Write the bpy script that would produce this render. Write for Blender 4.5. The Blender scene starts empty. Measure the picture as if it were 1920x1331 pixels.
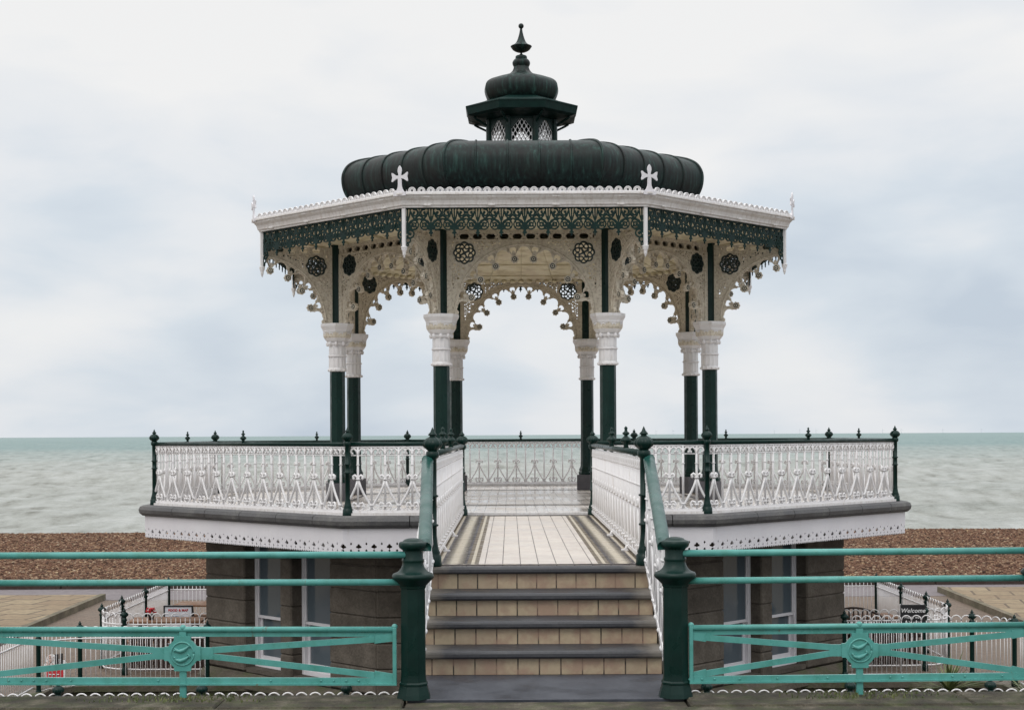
import bpy, math, random
import numpy as np
from mathutils import Vector, Matrix
random.seed(7); np.random.seed(7)
S = bpy.context.scene
COL = S.collection
R = math.radians
PI = math.pi

# ------------------------------------------------------------------ camera
# eye height is z = 0; the promenade lies 1.87 m below it
cd = bpy.data.cameras.new('camera'); cam = bpy.data.objects.new('camera', cd); COL.objects.link(cam)
cd.sensor_width = 36; cd.lens = 2780/1920*36
cd.shift_x = 0.0021; cd.shift_y = 0.0779
cd.clip_start = 0.1; cd.clip_end = 60000
cam.location = (-0.242, 0, 0); cam.rotation_euler = (R(90), R(0.30), 0)
S.camera = cam

# ------------------------------------------------------------------ world / light
w = bpy.data.worlds.new('World'); S.world = w; w.use_nodes = True
nt = w.node_tree; nt.nodes.clear()
def N(nt, t, **k):
    n = nt.nodes.new(t)
    for a, b in k.items(): setattr(n, a, b)
    return n
def L(nt, a, b): nt.links.new(a, b)
def setin(n, **k):
    for a, b in k.items(): n.inputs[a].default_value = b
def world():
    out = N(nt, 'ShaderNodeOutputWorld'); bg = N(nt, 'ShaderNodeBackground')
    sky = N(nt, 'ShaderNodeTexSky', sky_type='NISHITA', sun_disc=False)
    sky.sun_elevation = R(48); sky.sun_rotation = R(200); sky.dust_density = 3
    sc = N(nt, 'ShaderNodeVectorMath', operation='SCALE'); L(nt, sky.outputs[0], sc.inputs[0]); sc.inputs['Scale'].default_value = 0.10
    tc = N(nt, 'ShaderNodeTexCoord'); sep = N(nt, 'ShaderNodeSeparateXYZ'); L(nt, tc.outputs['Generated'], sep.inputs[0])
    # layered stratus: noise stretched horizontally
    def cloud(scale, zs, detail, off, dist=0.3):
        mp = N(nt, 'ShaderNodeMapping'); mp.inputs['Scale'].default_value = (1, 1, zs); mp.inputs['Location'].default_value = off
        L(nt, tc.outputs['Generated'], mp.inputs[0])
        n = N(nt, 'ShaderNodeTexNoise'); setin(n, Scale=scale, Detail=detail, Roughness=0.5, Distortion=dist)
        L(nt, mp.outputs[0], n.inputs['Vector']); return n.outputs[0]
    c1 = cloud(3.0, 2.2, 3, (4.6, 1.9, 0.7), 0.15); c2 = cloud(7.5, 2.8, 8, (0.3, 2.1, 5.2), 0.25)
    add = N(nt, 'ShaderNodeMath', operation='MULTIPLY_ADD'); L(nt, c2, add.inputs[0]); add.inputs[1].default_value = 0.45; 
    m0 = N(nt, 'ShaderNodeMath', operation='MULTIPLY'); L(nt, c1, m0.inputs[0]); m0.inputs[1].default_value = 0.80
    L(nt, m0.outputs[0], add.inputs[2])
    # brighter with elevation inside the view
    elr = N(nt, 'ShaderNodeValToRGB'); L(nt, sep.outputs['Z'], elr.inputs[0]); ee = elr.color_ramp.elements
    while len(ee) < 6: ee.new(0.5)
    for q, (p_, v_) in enumerate([(0.0,0.10),(0.03,0.115),(0.085,0.14),(0.15,0.10),(0.22,0.17),(0.32,0.24)]): ee[q].position = p_; ee[q].color = (v_,v_,v_,1)
    el = N(nt, 'ShaderNodeMath', operation='SUBTRACT'); L(nt, elr.outputs[0], el.inputs[0]); el.inputs[1].default_value = 0.122
    ad2 = N(nt, 'ShaderNodeMath', operation='ADD'); L(nt, add.outputs[0], ad2.inputs[0]); L(nt, el.outputs[0], ad2.inputs[1])
    # the side of the sky towards +x (right of the bandstand) is a little greyer
    sd = N(nt, 'ShaderNodeMath', operation='MULTIPLY_ADD'); L(nt, sep.outputs['X'], sd.inputs[0]); sd.inputs[1].default_value = -0.10; L(nt, ad2.outputs[0], sd.inputs[2])
    cr = N(nt, 'ShaderNodeValToRGB'); L(nt, sd.outputs[0], cr.inputs[0])
    e = cr.color_ramp.elements
    e[0].position = 0.42; e[0].color = (0.570, 0.645, 0.735, 1)
    e[1].position = 0.80; e[1].color = (0.915, 0.912, 0.905, 1)
    e2 = cr.color_ramp.elements.new(0.56); e2.color = (0.700, 0.762, 0.825, 1)
    e3 = cr.color_ramp.elements.new(0.65); e3.color = (0.815, 0.840, 0.870, 1)
    # overcast luminance: zenith far brighter than the horizon
    g = N(nt, 'ShaderNodeMapRange'); L(nt, sep.outputs['Z'], g.inputs[0]); setin(g, **{'From Min':0.30,'From Max':0.95,'To Min':1.0,'To Max':2.35})
    mul = N(nt, 'ShaderNodeVectorMath', operation='SCALE'); L(nt, cr.outputs[0], mul.inputs[0]); L(nt, g.outputs[0], mul.inputs['Scale'])
    mix = N(nt, 'ShaderNodeMix', data_type='RGBA'); mix.inputs[0].default_value = 0.94
    L(nt, sc.outputs[0], mix.inputs[6]); L(nt, mul.outputs[0], mix.inputs[7])
    L(nt, mix.outputs[2], bg.inputs[0]); bg.inputs[1].default_value = 1.0
    L(nt, bg.outputs[0], out.inputs[0])
world()
sd = bpy.data.lights.new('sun', 'SUN'); sd.energy = 0.6; sd.angle = R(25); sd.color = (1, 0.97, 0.93)
sun = bpy.data.objects.new('sun', sd); COL.objects.link(sun)
sun.rotation_euler = (R(42), 0, R(-20))
S.view_settings.view_transform = 'Standard'; S.view_settings.look = 'None'
S.view_settings.exposure = 0; S.view_settings.gamma = 1; S.view_settings.use_curve_mapping = False
S.cycles.max_bounces = 6; S.cycles.diffuse_bounces = 3; S.cycles.glossy_bounces = 3

# ------------------------------------------------------------------ materials
def newmat(name):
    m = bpy.data.materials.new(name); m.use_nodes = True
    t = m.node_tree; b = t.nodes['Principled BSDF']; return m, t, b
def coords(t, scale=(1,1,1), kind='Object', loc=(0,0,0)):
    tc = N(t, 'ShaderNodeTexCoord'); mp = N(t, 'ShaderNodeMapping'); mp.inputs['Scale'].default_value = scale; mp.inputs['Location'].default_value = loc
    L(t, tc.outputs[kind], mp.inputs[0]); return mp.outputs[0]
def noise(t, vec, scale, detail=5, rough=0.55, dist=0):
    n = N(t, 'ShaderNodeTexNoise'); setin(n, Scale=scale, Detail=detail, Roughness=rough, Distortion=dist); L(t, vec, n.inputs['Vector']); return n.outputs[0]
def ramp(t, fac, stops):
    c = N(t, 'ShaderNodeValToRGB'); L(t, fac, c.inputs[0]); el = c.color_ramp.elements
    while len(el) < len(stops): el.new(0.5)
    for i, (p, col) in enumerate(stops):
        el[i].position = p; el[i].color = (*col, 1) if len(col) == 3 else col
    return c.outputs[0]
def mixc(t, fac, a, b, mode='MIX'):
    m = N(t, 'ShaderNodeMix', data_type='RGBA', blend_type=mode)
    for i, v in ((0, fac), (6, a), (7, b)):
        if isinstance(v, (float, int)): m.inputs[i].default_value = v
        elif isinstance(v, tuple): m.inputs[i].default_value = (*v, 1)
        else: L(t, v, m.inputs[i])
    return m.outputs[2]
def bump(t, b, h, strength=0.3, dist=0.01):
    n = N(t, 'ShaderNodeBump'); n.inputs['Strength'].default_value = strength; n.inputs['Distance'].default_value = dist
    L(t, h, n.inputs['Height']); L(t, n.outputs[0], b.inputs['Normal'])
def paint(name, c1, c2, rough=0.4, dirt_shade=(0.25,0.2,0.15), dirt_shade_amt=0.25, scale=6, streak=True, dpos=(0.60,0.78), spec=0.5, bmp=0.25, rust=0.0):
    m, t, b = newmat(name)
    v = coords(t); n1 = noise(t, v, scale, 6)
    base = ramp(t, n1, [(0.3, c1), (0.7, c2)])
    vs = coords(t, (13, 13, 13) if streak == 'fine' else (9, 9, 1.6) if streak else (4, 4, 4)); n2 = noise(t, vs, 2.2, 7, 0.65)
    f = ramp(t, n2, [(dpos[0], (0,0,0)), (dpos[1], (dirt_shade_amt,)*3)])
    c = mixc(t, f, base, dirt_shade)
    if rust:
        nr = noise(t, coords(t, (3,3,1.2), 'Object', (5,2,9)), 3.1, 9, 0.72)
        c = mixc(t, ramp(t, nr, [(0.64,(0,0,0)),(0.70,(rust,)*3)]), c, (0.14,0.060,0.022))
    L(t, c, b.inputs['Base Color']); b.inputs['Roughness'].default_value = rough
    L(t, ramp(t, noise(t, v, 7, 5), [(0.35,(rough*0.75,)*3),(0.65,(min(1,rough*1.5),)*3)]), b.inputs['Roughness'])
    b.inputs['Specular IOR Level'].default_value = spec
    bump(t, b, noise(t, v, 45, 4), bmp, 0.003)
    return m
M = {}
M['green'] = paint('dark_green_paint', (0.0022,0.0165,0.013), (0.0040,0.0245,0.0198), 0.32, (0.03,0.085,0.07), 0.3, 5, spec=0.24, rust=0.12)
M['green_dull'] = paint('weathered_green_paint', (0.003,0.017,0.015), (0.005,0.026,0.022), 0.45, (0.03,0.07,0.06), 0.4, 9, spec=0.2)
M['white'] = paint('white_gloss_paint', (0.72,0.70,0.705), (0.80,0.785,0.785), 0.4, (0.44,0.36,0.28), 0.5, 3, True, (0.55,0.78), rust=0.35)
M['cornice'] = paint('weather_stained_white_paint', (0.70,0.67,0.655), (0.79,0.77,0.76), 0.5, (0.38,0.31,0.25), 0.5, 2.5, True, (0.47,0.72))
M['cream'] = paint('ironwork_cream_paint', (0.60,0.54,0.435), (0.74,0.68,0.57), 0.5, (0.24,0.17,0.11), 0.7, 7, 'fine', (0.48,0.70))  # fine mottling: dirt plus shade of carved recesses put into the colour
M['coldwhite'] = paint('fascia_white_paint', (0.70,0.68,0.71), (0.76,0.74,0.765), 0.5, (0.45,0.38,0.33), 0.3, 2)
M['teal'] = paint('turquoise_paint', (0.075,0.285,0.255), (0.105,0.365,0.330), 0.28, (0.045,0.19,0.13), 0.45, 6, False, (0.48,0.70), rust=0.7)
M['handrail'] = paint('handrail_green_with_sky_sheen', (0.010,0.056,0.047), (0.016,0.080,0.067), 0.3, (0.012,0.05,0.04), 0.4, 6)  # dark green lightened: sky reflection on the top put into the colour
M['lead'] = paint('lead_sheet', (0.10,0.10,0.11), (0.16,0.16,0.17), 0.6, (0.05,0.05,0.05), 0.4, 2)
def m_copper():
    m, t, b = newmat('weathered_copper')
    v = coords(t); vs = coords(t, (7, 7, 0.6))
    n1 = noise(t, vs, 2.4, 7, 0.62); n2 = noise(t, v, 1.3, 5)
    a = ramp(t, n1, [(0.38, (0.007,0.011,0.011)), (0.55, (0.012,0.027,0.024)), (0.74, (0.035,0.090,0.076))])
    br = mixc(t, ramp(t, n2, [(0.45, (0,0,0)), (0.65, (0.6,)*3)]), a, (0.014,0.011,0.010))
    L(t, br, b.inputs['Base Color']); b.inputs['Roughness'].default_value = 0.5; b.inputs['Specular IOR Level'].default_value = 0.25
    bump(t, b, noise(t, v, 5, 4), 0.3, 0.02)
    return m
M['copper'] = m_copper()
def m_board():
    m, t, b = newmat('cream_boarding')
    v = coords(t, (1, 1, 1)); vs = coords(t, (1.2, 1.2, 7))
    n1 = noise(t, vs, 3, 6, 0.6); 
    c = ramp(t, n1, [(0.3, (0.55,0.475,0.31)), (0.5, (0.80,0.73,0.53)), (0.75, (0.90,0.85,0.68))])
    c2 = mixc(t, ramp(t, noise(t, v, 2.2, 5), [(0.5,(0,0,0)),(0.75,(0.5,)*3)]), c, (0.62,0.50,0.42))
    L(t, c2, b.inputs['Base Color']); b.inputs['Roughness'].default_value = 0.6
    bump(t, b, n1, 0.3, 0.01)
    return m
M['board'] = m_board()
def m_stone(name, c1, c2, c3, sc=2.5, rough=0.85, bs=0.5, bd=0.01, moss=0.0, wet=None):
    m, t, b = newmat(name)
    v = coords(t); n1 = noise(t, v, sc, 8, 0.62); n2 = noise(t, v, sc*14, 5, 0.6)
    c = ramp(t, n1, [(0.3, c1), (0.5, c2), (0.72, c3)])
    c = mixc(t, ramp(t, n2, [(0.35,(0.45,)*3),(0.65,(0,0,0))]), c, tuple(x*0.6 for x in c1))
    if moss:
        n3 = noise(t, coords(t, (1,1,1), 'Object', (7,3,1)), sc*1.3, 8, 0.7)
        c = mixc(t, ramp(t, n3, [(0.46,(0,0,0)),(0.66,(moss,)*3)]), c, (0.055,0.075,0.018))
    L(t, c, b.inputs['Base Color']); b.inputs['Roughness'].default_value = rough
    if wet: L(t, ramp(t, n1, [(0.35,(wet[0],)*3),(0.65,(wet[1],)*3)]), b.inputs['Roughness'])
    mx = N(t, 'ShaderNodeMath', operation='ADD'); L(t, n1, mx.inputs[0]); L(t, n2, mx.inputs[1])
    bump(t, b, mx.outputs[0], bs, bd)
    return m
M['wallstone'] = m_stone('brown_rusticated_stone', (0.070,0.057,0.044), (0.118,0.099,0.079), (0.185,0.158,0.128), 2.2, 0.9, 0.6, 0.015)
M['coping'] = m_stone('dark_slate_coping', (0.055,0.055,0.058), (0.10,0.098,0.10), (0.18,0.175,0.165), 2.6, 0.6, 0.4, 0.006, 0, (0.4,0.8))
M['nosing'] = m_stone('black_slate_nosing', (0.020,0.021,0.026), (0.032,0.033,0.040), (0.062,0.062,0.066), 3.5, 0.5, 0.3, 0.004, 0, (0.30,0.6))
def wear_ends(m):   # scuffed paler stone where feet do not polish it, at both ends of each tread
    t = m.node_tree; b = t.nodes['Principled BSDF']; old = b.inputs['Base Color'].links[0].from_socket
    tc = N(t, 'ShaderNodeTexCoord'); sp = N(t, 'ShaderNodeSeparateXYZ'); L(t, tc.outputs['Object'], sp.inputs[0])
    ab = N(t, 'ShaderNodeMath', operation='ABSOLUTE'); L(t, sp.outputs[0], ab.inputs[0])
    ad = N(t, 'ShaderNodeMath', operation='MULTIPLY_ADD'); L(t, noise(t, tc.outputs['Object'], 9, 6), ad.inputs[0]); ad.inputs[1].default_value = 0.25; L(t, ab.outputs[0], ad.inputs[2])
    L(t, mixc(t, ramp(t, ad.outputs[0], [(0.86,(0,0,0)),(1.0,(0.75,)*3)]), old, (0.17,0.15,0.125)), b.inputs['Base Color'])
wear_ends(M['nosing'])
M['slab'] = m_stone('wet_slate_landing', (0.032,0.036,0.048), (0.048,0.053,0.068), (0.085,0.09,0.105), 2.2, 0.5, 0.3, 0.004, 0, (0.3,0.65))
M['plinth'] = m_stone('grey_plinth_stone', (0.08,0.078,0.085), (0.11,0.105,0.115), (0.15,0.145,0.15), 3, 0.7)
M['ledge'] = m_stone('mossy_ledge_stone', (0.030,0.025,0.017), (0.075,0.062,0.042), (0.22,0.19,0.14), 4.5, 0.9, 1.0, 0.02, 0.6)
M['mosswall'] = m_stone('damp_mossy_stone', (0.075,0.062,0.045), (0.125,0.105,0.08), (0.20,0.175,0.14), 1.6, 0.9, 0.8, 0.015, 0.8)
M['tankerb'] = m_stone('buff_kerb_stone', (0.10,0.08,0.055), (0.17,0.14,0.095), (0.26,0.215,0.15), 2.5, 0.9, 0.6, 0.01, 0.35)
M['asphalt'] = m_stone('asphalt', (0.145,0.125,0.13), (0.19,0.165,0.17), (0.235,0.205,0.205), 5, 0.9, 0.5, 0.004)
M['pit'] = m_stone('damp_concrete', (0.035,0.032,0.028), (0.055,0.05,0.042), (0.085,0.078,0.066), 2, 0.9, 0.4, 0.01, 0.4)
def brick(t, vec, c1, c2, cm, scale, bw, rh, ms, off=0.5, bias=0.0, smooth=0.1):
    n = N(t, 'ShaderNodeTexBrick'); n.offset = off; L(t, vec, n.inputs['Vector'])
    setin(n, Color1=(*c1,1), Color2=(*c2,1), Mortar=(*cm,1), Scale=scale, **{'Brick Width':bw,'Row Height':rh,'Mortar Size':ms,'Bias':bias,'Mortar Smooth':smooth})
    return n
def m_tile(name, c1, c2, cm, bw, rh, ms, plane='xy', off=0.0, rough=0.3, blot=(0.5,0.4,0.34), wet=None, rot=0.0, locz=(0,0,0)):
    m, t, b = newmat(name)
    v = coords(t)
    if plane == 'xz':
        sp = N(t, 'ShaderNodeSeparateXYZ'); cb = N(t, 'ShaderNodeCombineXYZ'); L(t, v, sp.inputs[0]); L(t, sp.outputs[0], cb.inputs[0]); L(t, sp.outputs[2], cb.inputs[1]); vec = cb.outputs[0]
    else: vec = v
    mp = N(t, 'ShaderNodeMapping'); mp.inputs['Rotation'].default_value = (0,0,rot); mp.inputs['Location'].default_value = locz; L(t, vec, mp.inputs[0])
    bk = brick(t, mp.outputs[0], c1, c2, cm, 1, bw, rh, ms, off)
    n1 = noise(t, v, 6, 5, 0.6)
    c = mixc(t, ramp(t, n1, [(0.42,(0,0,0)),(0.60,(0.75,)*3)]), bk.outputs[0], blot)
    nm = noise(t, v, 22, 4)
    c = mixc(t, ramp(t, nm, [(0.35,(0.25,)*3),(0.6,(0,0,0))]), c, tuple(x*0.6 for x in c1))
    L(t, c, b.inputs['Base Color']); b.inputs['Roughness'].default_value = rough
    if wet: L(t, ramp(t, noise(t, v, 1.1, 5), [(0.4,(wet[0],)*3),(0.6,(wet[1],)*3)]), b.inputs['Roughness'])
    bump(t, b, bk.outputs['Fac'], -0.4, 0.004)
    return m
M['risertile'] = m_tile('buff_riser_tiles', (0.50,0.40,0.27), (0.42,0.33,0.23), (0.020,0.016,0.013), 0.168, 100, 0.006, 'xz', 0, 0.4, (0.36,0.23,0.17), None, 0, (0.02,50,0))
def m_floor(name, wet, rot=0.0):
    # cream tiles with dark longitudinal joints and fine, faint cross joints
    m, t, b = newmat(name)
    v = coords(t)
    mp = N(t, 'ShaderNodeMapping'); mp.inputs['Rotation'].default_value = (0,0,rot); L(t, v, mp.inputs[0]); v2 = mp.outputs[0]
    b1 = brick(t, v2, (0.64,0.585,0.525), (0.57,0.515,0.46), (0.34,0.30,0.27), 1, 0.155, 0.155, 0.0018, 0.0)
    rt = N(t, 'ShaderNodeMapping'); rt.inputs['Location'].default_value = (0,50,0); rt.inputs['Scale'].default_value = (1,0.001,1); L(t, v2, rt.inputs[0])
    b2 = brick(t, rt.outputs[0], (1,1,1), (1,1,1), (0,0,0), 1, 0.155, 100, 0.0042, 0.0)
    c = mixc(t, b2.outputs['Fac'], b1.outputs[0], (0.055,0.042,0.040))
    # patchy pink mottling, square-edged
    b3 = brick(t, v2, (0,0,0), (1,1,1), (0.5,0.5,0.5), 1, 0.052, 0.078, 0.0, 0.0, -0.3)
    c = mixc(t, ramp(t, b3.outputs[0], [(0.3,(0,0,0)),(1.0,(0.5,)*3)]), c, (0.47,0.36,0.32))
    n1 = noise(t, v, 1.6, 6, 0.65)
    c = mixc(t, ramp(t, n1, [(0.45,(0,0,0)),(0.72,(0.5,)*3)]), c, (0.42,0.38,0.37))
    L(t, c, b.inputs['Base Color'])
    L(t, ramp(t, noise(t, v, 0.9, 6), [(0.4,(wet[0],)*3),(0.62,(wet[1],)*3)]), b.inputs['Roughness'])
    return m
M['floor'] = m_floor('cream_bridge_tiles', (0.35,0.6))
M['floorwet'] = m_floor('wet_cream_platform_tiles', (0.12,0.42))
def m_plain(name, c, rough=0.6, metal=0, spec=0.5):
    return paint(name, tuple(x*0.9 for x in c), tuple(min(1,x*1.08) for x in c), rough, tuple(x*0.6 for x in c), 0.3, 4, False, (0.55,0.8), spec)
M['cream_tile'] = m_plain('cream_border_tile', (0.50,0.44,0.34), 0.35)
M['dark_tile'] = m_plain('dark_border_tile', (0.030,0.022,0.026), 0.35)
M['brown_tile'] = m_plain('brown_border_tile', (0.13,0.10,0.065), 0.4)
M['bossdark'] = m_plain('boss_green_paint', (0.012,0.028,0.026), 0.4)
M['voidshade'] = m_plain('painted_void_shade', (0.010,0.009,0.008), 0.9)  # near-black colour stands in for the shade inside the roof void
M['wood'] = m_plain('brown_timber', (0.20,0.10,0.05), 0.6)
M['darkwood'] = m_plain('dark_timber', (0.045,0.028,0.022), 0.7)
M['darkwood2'] = m_plain('reddish_dark_timber', (0.040,0.021,0.016), 0.7)
M['boardwhite'] = m_plain('sign_white', (0.72,0.74,0.80), 0.4)
M['black'] = m_plain('sign_black', (0.012,0.012,0.014), 0.4)
M['red'] = m_plain('red_print', (0.55,0.03,0.04), 0.5)
M['textwhite'] = m_plain('lettering_white', (0.8,0.8,0.8), 0.5)
M['textgrey'] = m_plain('lettering_blue_grey', (0.12,0.18,0.28), 0.5)
M['skinpink'] = m_plain('pink_print', (0.6,0.42,0.36), 0.5)
M['terracotta'] = m_plain('dark_pot', (0.03,0.03,0.03), 0.5)
M['turbine'] = m_plain('turbine_grey', (0.50,0.54,0.58), 0.5)
M['rubbish'] = m_plain('pale_metal', (0.45,0.43,0.44), 0.4)
def m_glass():
    m, t, b = newmat('window_glass')
    v = coords(t); n = noise(t, v, 0.8, 4)
    L(t, ramp(t, n, [(0.35,(0.085,0.11,0.13)),(0.7,(0.125,0.15,0.17))]), b.inputs['Base Color'])
    b.inputs['Roughness'].default_value = 0.08
    bump(t, b, noise(t, v, 3, 2), 0.05, 0.01)
    return m
M['glass'] = m_glass()
def m_yucca():
    m, t, b = newmat('yucca_leaf'); v = coords(t)
    L(t, ramp(t, noise(t, v, 5, 4), [(0.3,(0.045,0.065,0.02)),(0.55,(0.10,0.12,0.04)),(0.78,(0.25,0.25,0.10))]), b.inputs['Base Color'])
    b.inputs['Roughness'].default_value = 0.5
    return m
M['leaf'] = m_yucca()
def m_shingle():
    m, t, b = newmat('shingle')
    v = coords(t)
    vo = N(t, 'ShaderNodeTexVoronoi'); vo.inputs['Scale'].default_value = 1; L(t, coords(t,(14,6,5.0)), vo.inputs['Vector'])
    sp = N(t, 'ShaderNodeSeparateColor'); L(t, vo.outputs['Color'], sp.inputs[0])
    c = ramp(t, sp.outputs[0], [(0.0,(0.045,0.024,0.016)),(0.3,(0.105,0.052,0.032)),(0.62,(0.17,0.088,0.052)),(0.86,(0.27,0.165,0.085)),(0.98,(0.48,0.37,0.23))])
    n1 = noise(t, coords(t, (0.25,1,1)), 0.9, 6)
    c = mixc(t, ramp(t, n1, [(0.35,(0.5,)*3),(0.65,(0,0,0))]), c, (0.10,0.052,0.034))
    b.inputs['Specular IOR Level'].default_value = 0.1
    L(t, c, b.inputs['Base Color']); b.inputs['Roughness'].default_value = 0.9
    bump(t, b, vo.outputs['Distance'], -0.8, 0.12)
    return m
M['shingle'] = m_shingle()
def m_pebble():
    m, t, b = newmat('pebble'); g = N(t, 'ShaderNodeNewGeometry')
    L(t, ramp(t, g.outputs['Random Per Island'], [(0.0,(0.035,0.020,0.014)),(0.3,(0.10,0.052,0.033)),(0.6,(0.165,0.090,0.060)),(0.88,(0.21,0.128,0.080)),(1.0,(0.38,0.29,0.20))]), b.inputs['Base Color'])
    b.inputs['Roughness'].default_value = 0.8; b.inputs['Specular IOR Level'].default_value = 0.15; return m
M['pebble'] = m_pebble()
def m_paving(name, a, b_, c_, mort, bw, rh, ms, off=0.5, rot=0.0):
    m, t, b = newmat(name); v = coords(t)
    mp = N(t, 'ShaderNodeMapping'); mp.inputs['Rotation'].default_value = (0,0,rot); L(t, v, mp.inputs[0])
    bk = brick(t, mp.outputs[0], a, b_, mort, 1, bw, rh, ms, off)
    n1 = noise(t, v, 0.7, 7, 0.65); n2 = noise(t, v, 7, 5)
    c = mixc(t, ramp(t, n1, [(0.42,(0,0,0)),(0.66,(0.7,)*3)]), bk.outputs[0], c_)
    c = mixc(t, ramp(t, n2, [(0.35,(0.4,)*3),(0.6,(0,0,0))]), c, tuple(x*0.45 for x in c_))
    L(t, c, b.inputs['Base Color']); b.inputs['Roughness'].default_value = 0.8
    bump(t, b, bk.outputs['Fac'], -0.4, 0.01)
    return m
M['tan'] = m_paving('tan_flagstones', (0.30,0.235,0.14), (0.22,0.155,0.09), (0.20,0.135,0.075), (0.06,0.042,0.025), 0.9, 0.9, 0.03, 0.5, 0.2)
M['brownpave'] = m_paving('brown_block_paving', (0.19,0.135,0.095), (0.145,0.10,0.072), (0.15,0.115,0.085), (0.09,0.062,0.046), 0.24, 0.12, 0.012)
def m_sea():
    m, t, b = newmat('sea_water')
    v = coords(t, (0.33, 0.12, 1)); n1 = noise(t, v, 1.0, 9, 0.66)
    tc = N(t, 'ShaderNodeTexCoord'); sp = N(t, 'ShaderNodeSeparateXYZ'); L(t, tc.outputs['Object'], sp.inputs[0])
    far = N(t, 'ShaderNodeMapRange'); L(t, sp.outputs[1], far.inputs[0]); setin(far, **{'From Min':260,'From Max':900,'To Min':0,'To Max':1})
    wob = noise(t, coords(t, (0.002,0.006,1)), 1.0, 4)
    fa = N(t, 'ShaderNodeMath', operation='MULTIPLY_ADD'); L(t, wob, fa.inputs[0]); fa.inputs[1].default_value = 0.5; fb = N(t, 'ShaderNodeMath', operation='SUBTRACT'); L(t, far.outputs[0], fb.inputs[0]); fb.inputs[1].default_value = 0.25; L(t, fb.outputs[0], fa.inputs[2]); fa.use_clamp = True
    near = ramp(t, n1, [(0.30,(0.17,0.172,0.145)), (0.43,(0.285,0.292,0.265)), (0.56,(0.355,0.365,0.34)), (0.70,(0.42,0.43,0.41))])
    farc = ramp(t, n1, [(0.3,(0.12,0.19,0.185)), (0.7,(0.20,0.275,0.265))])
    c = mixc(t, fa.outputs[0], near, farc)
    # scattered whitecaps
    wc = noise(t, coords(t, (0.055, 0.22, 1)), 1.0, 10, 0.72, 0.4)
    f = ramp(t, wc, [(0.725,(0,0,0)), (0.745,(1,1,1))])
    c = mixc(t, f, c, (0.85,0.87,0.87))
    L(t, c, b.inputs['Base Color']); b.inputs['Roughness'].default_value = 0.45; b.inputs['IOR'].default_value = 1.33
    b.inputs['Specular IOR Level'].default_value = 0.35
    nb = noise(t, coords(t, (0.55, 1.5, 1)), 1.0, 8, 0.6, 0.3)
    bump(t, b, nb, 1.0, 0.6)
    return m
M['sea'] = m_sea()

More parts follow.
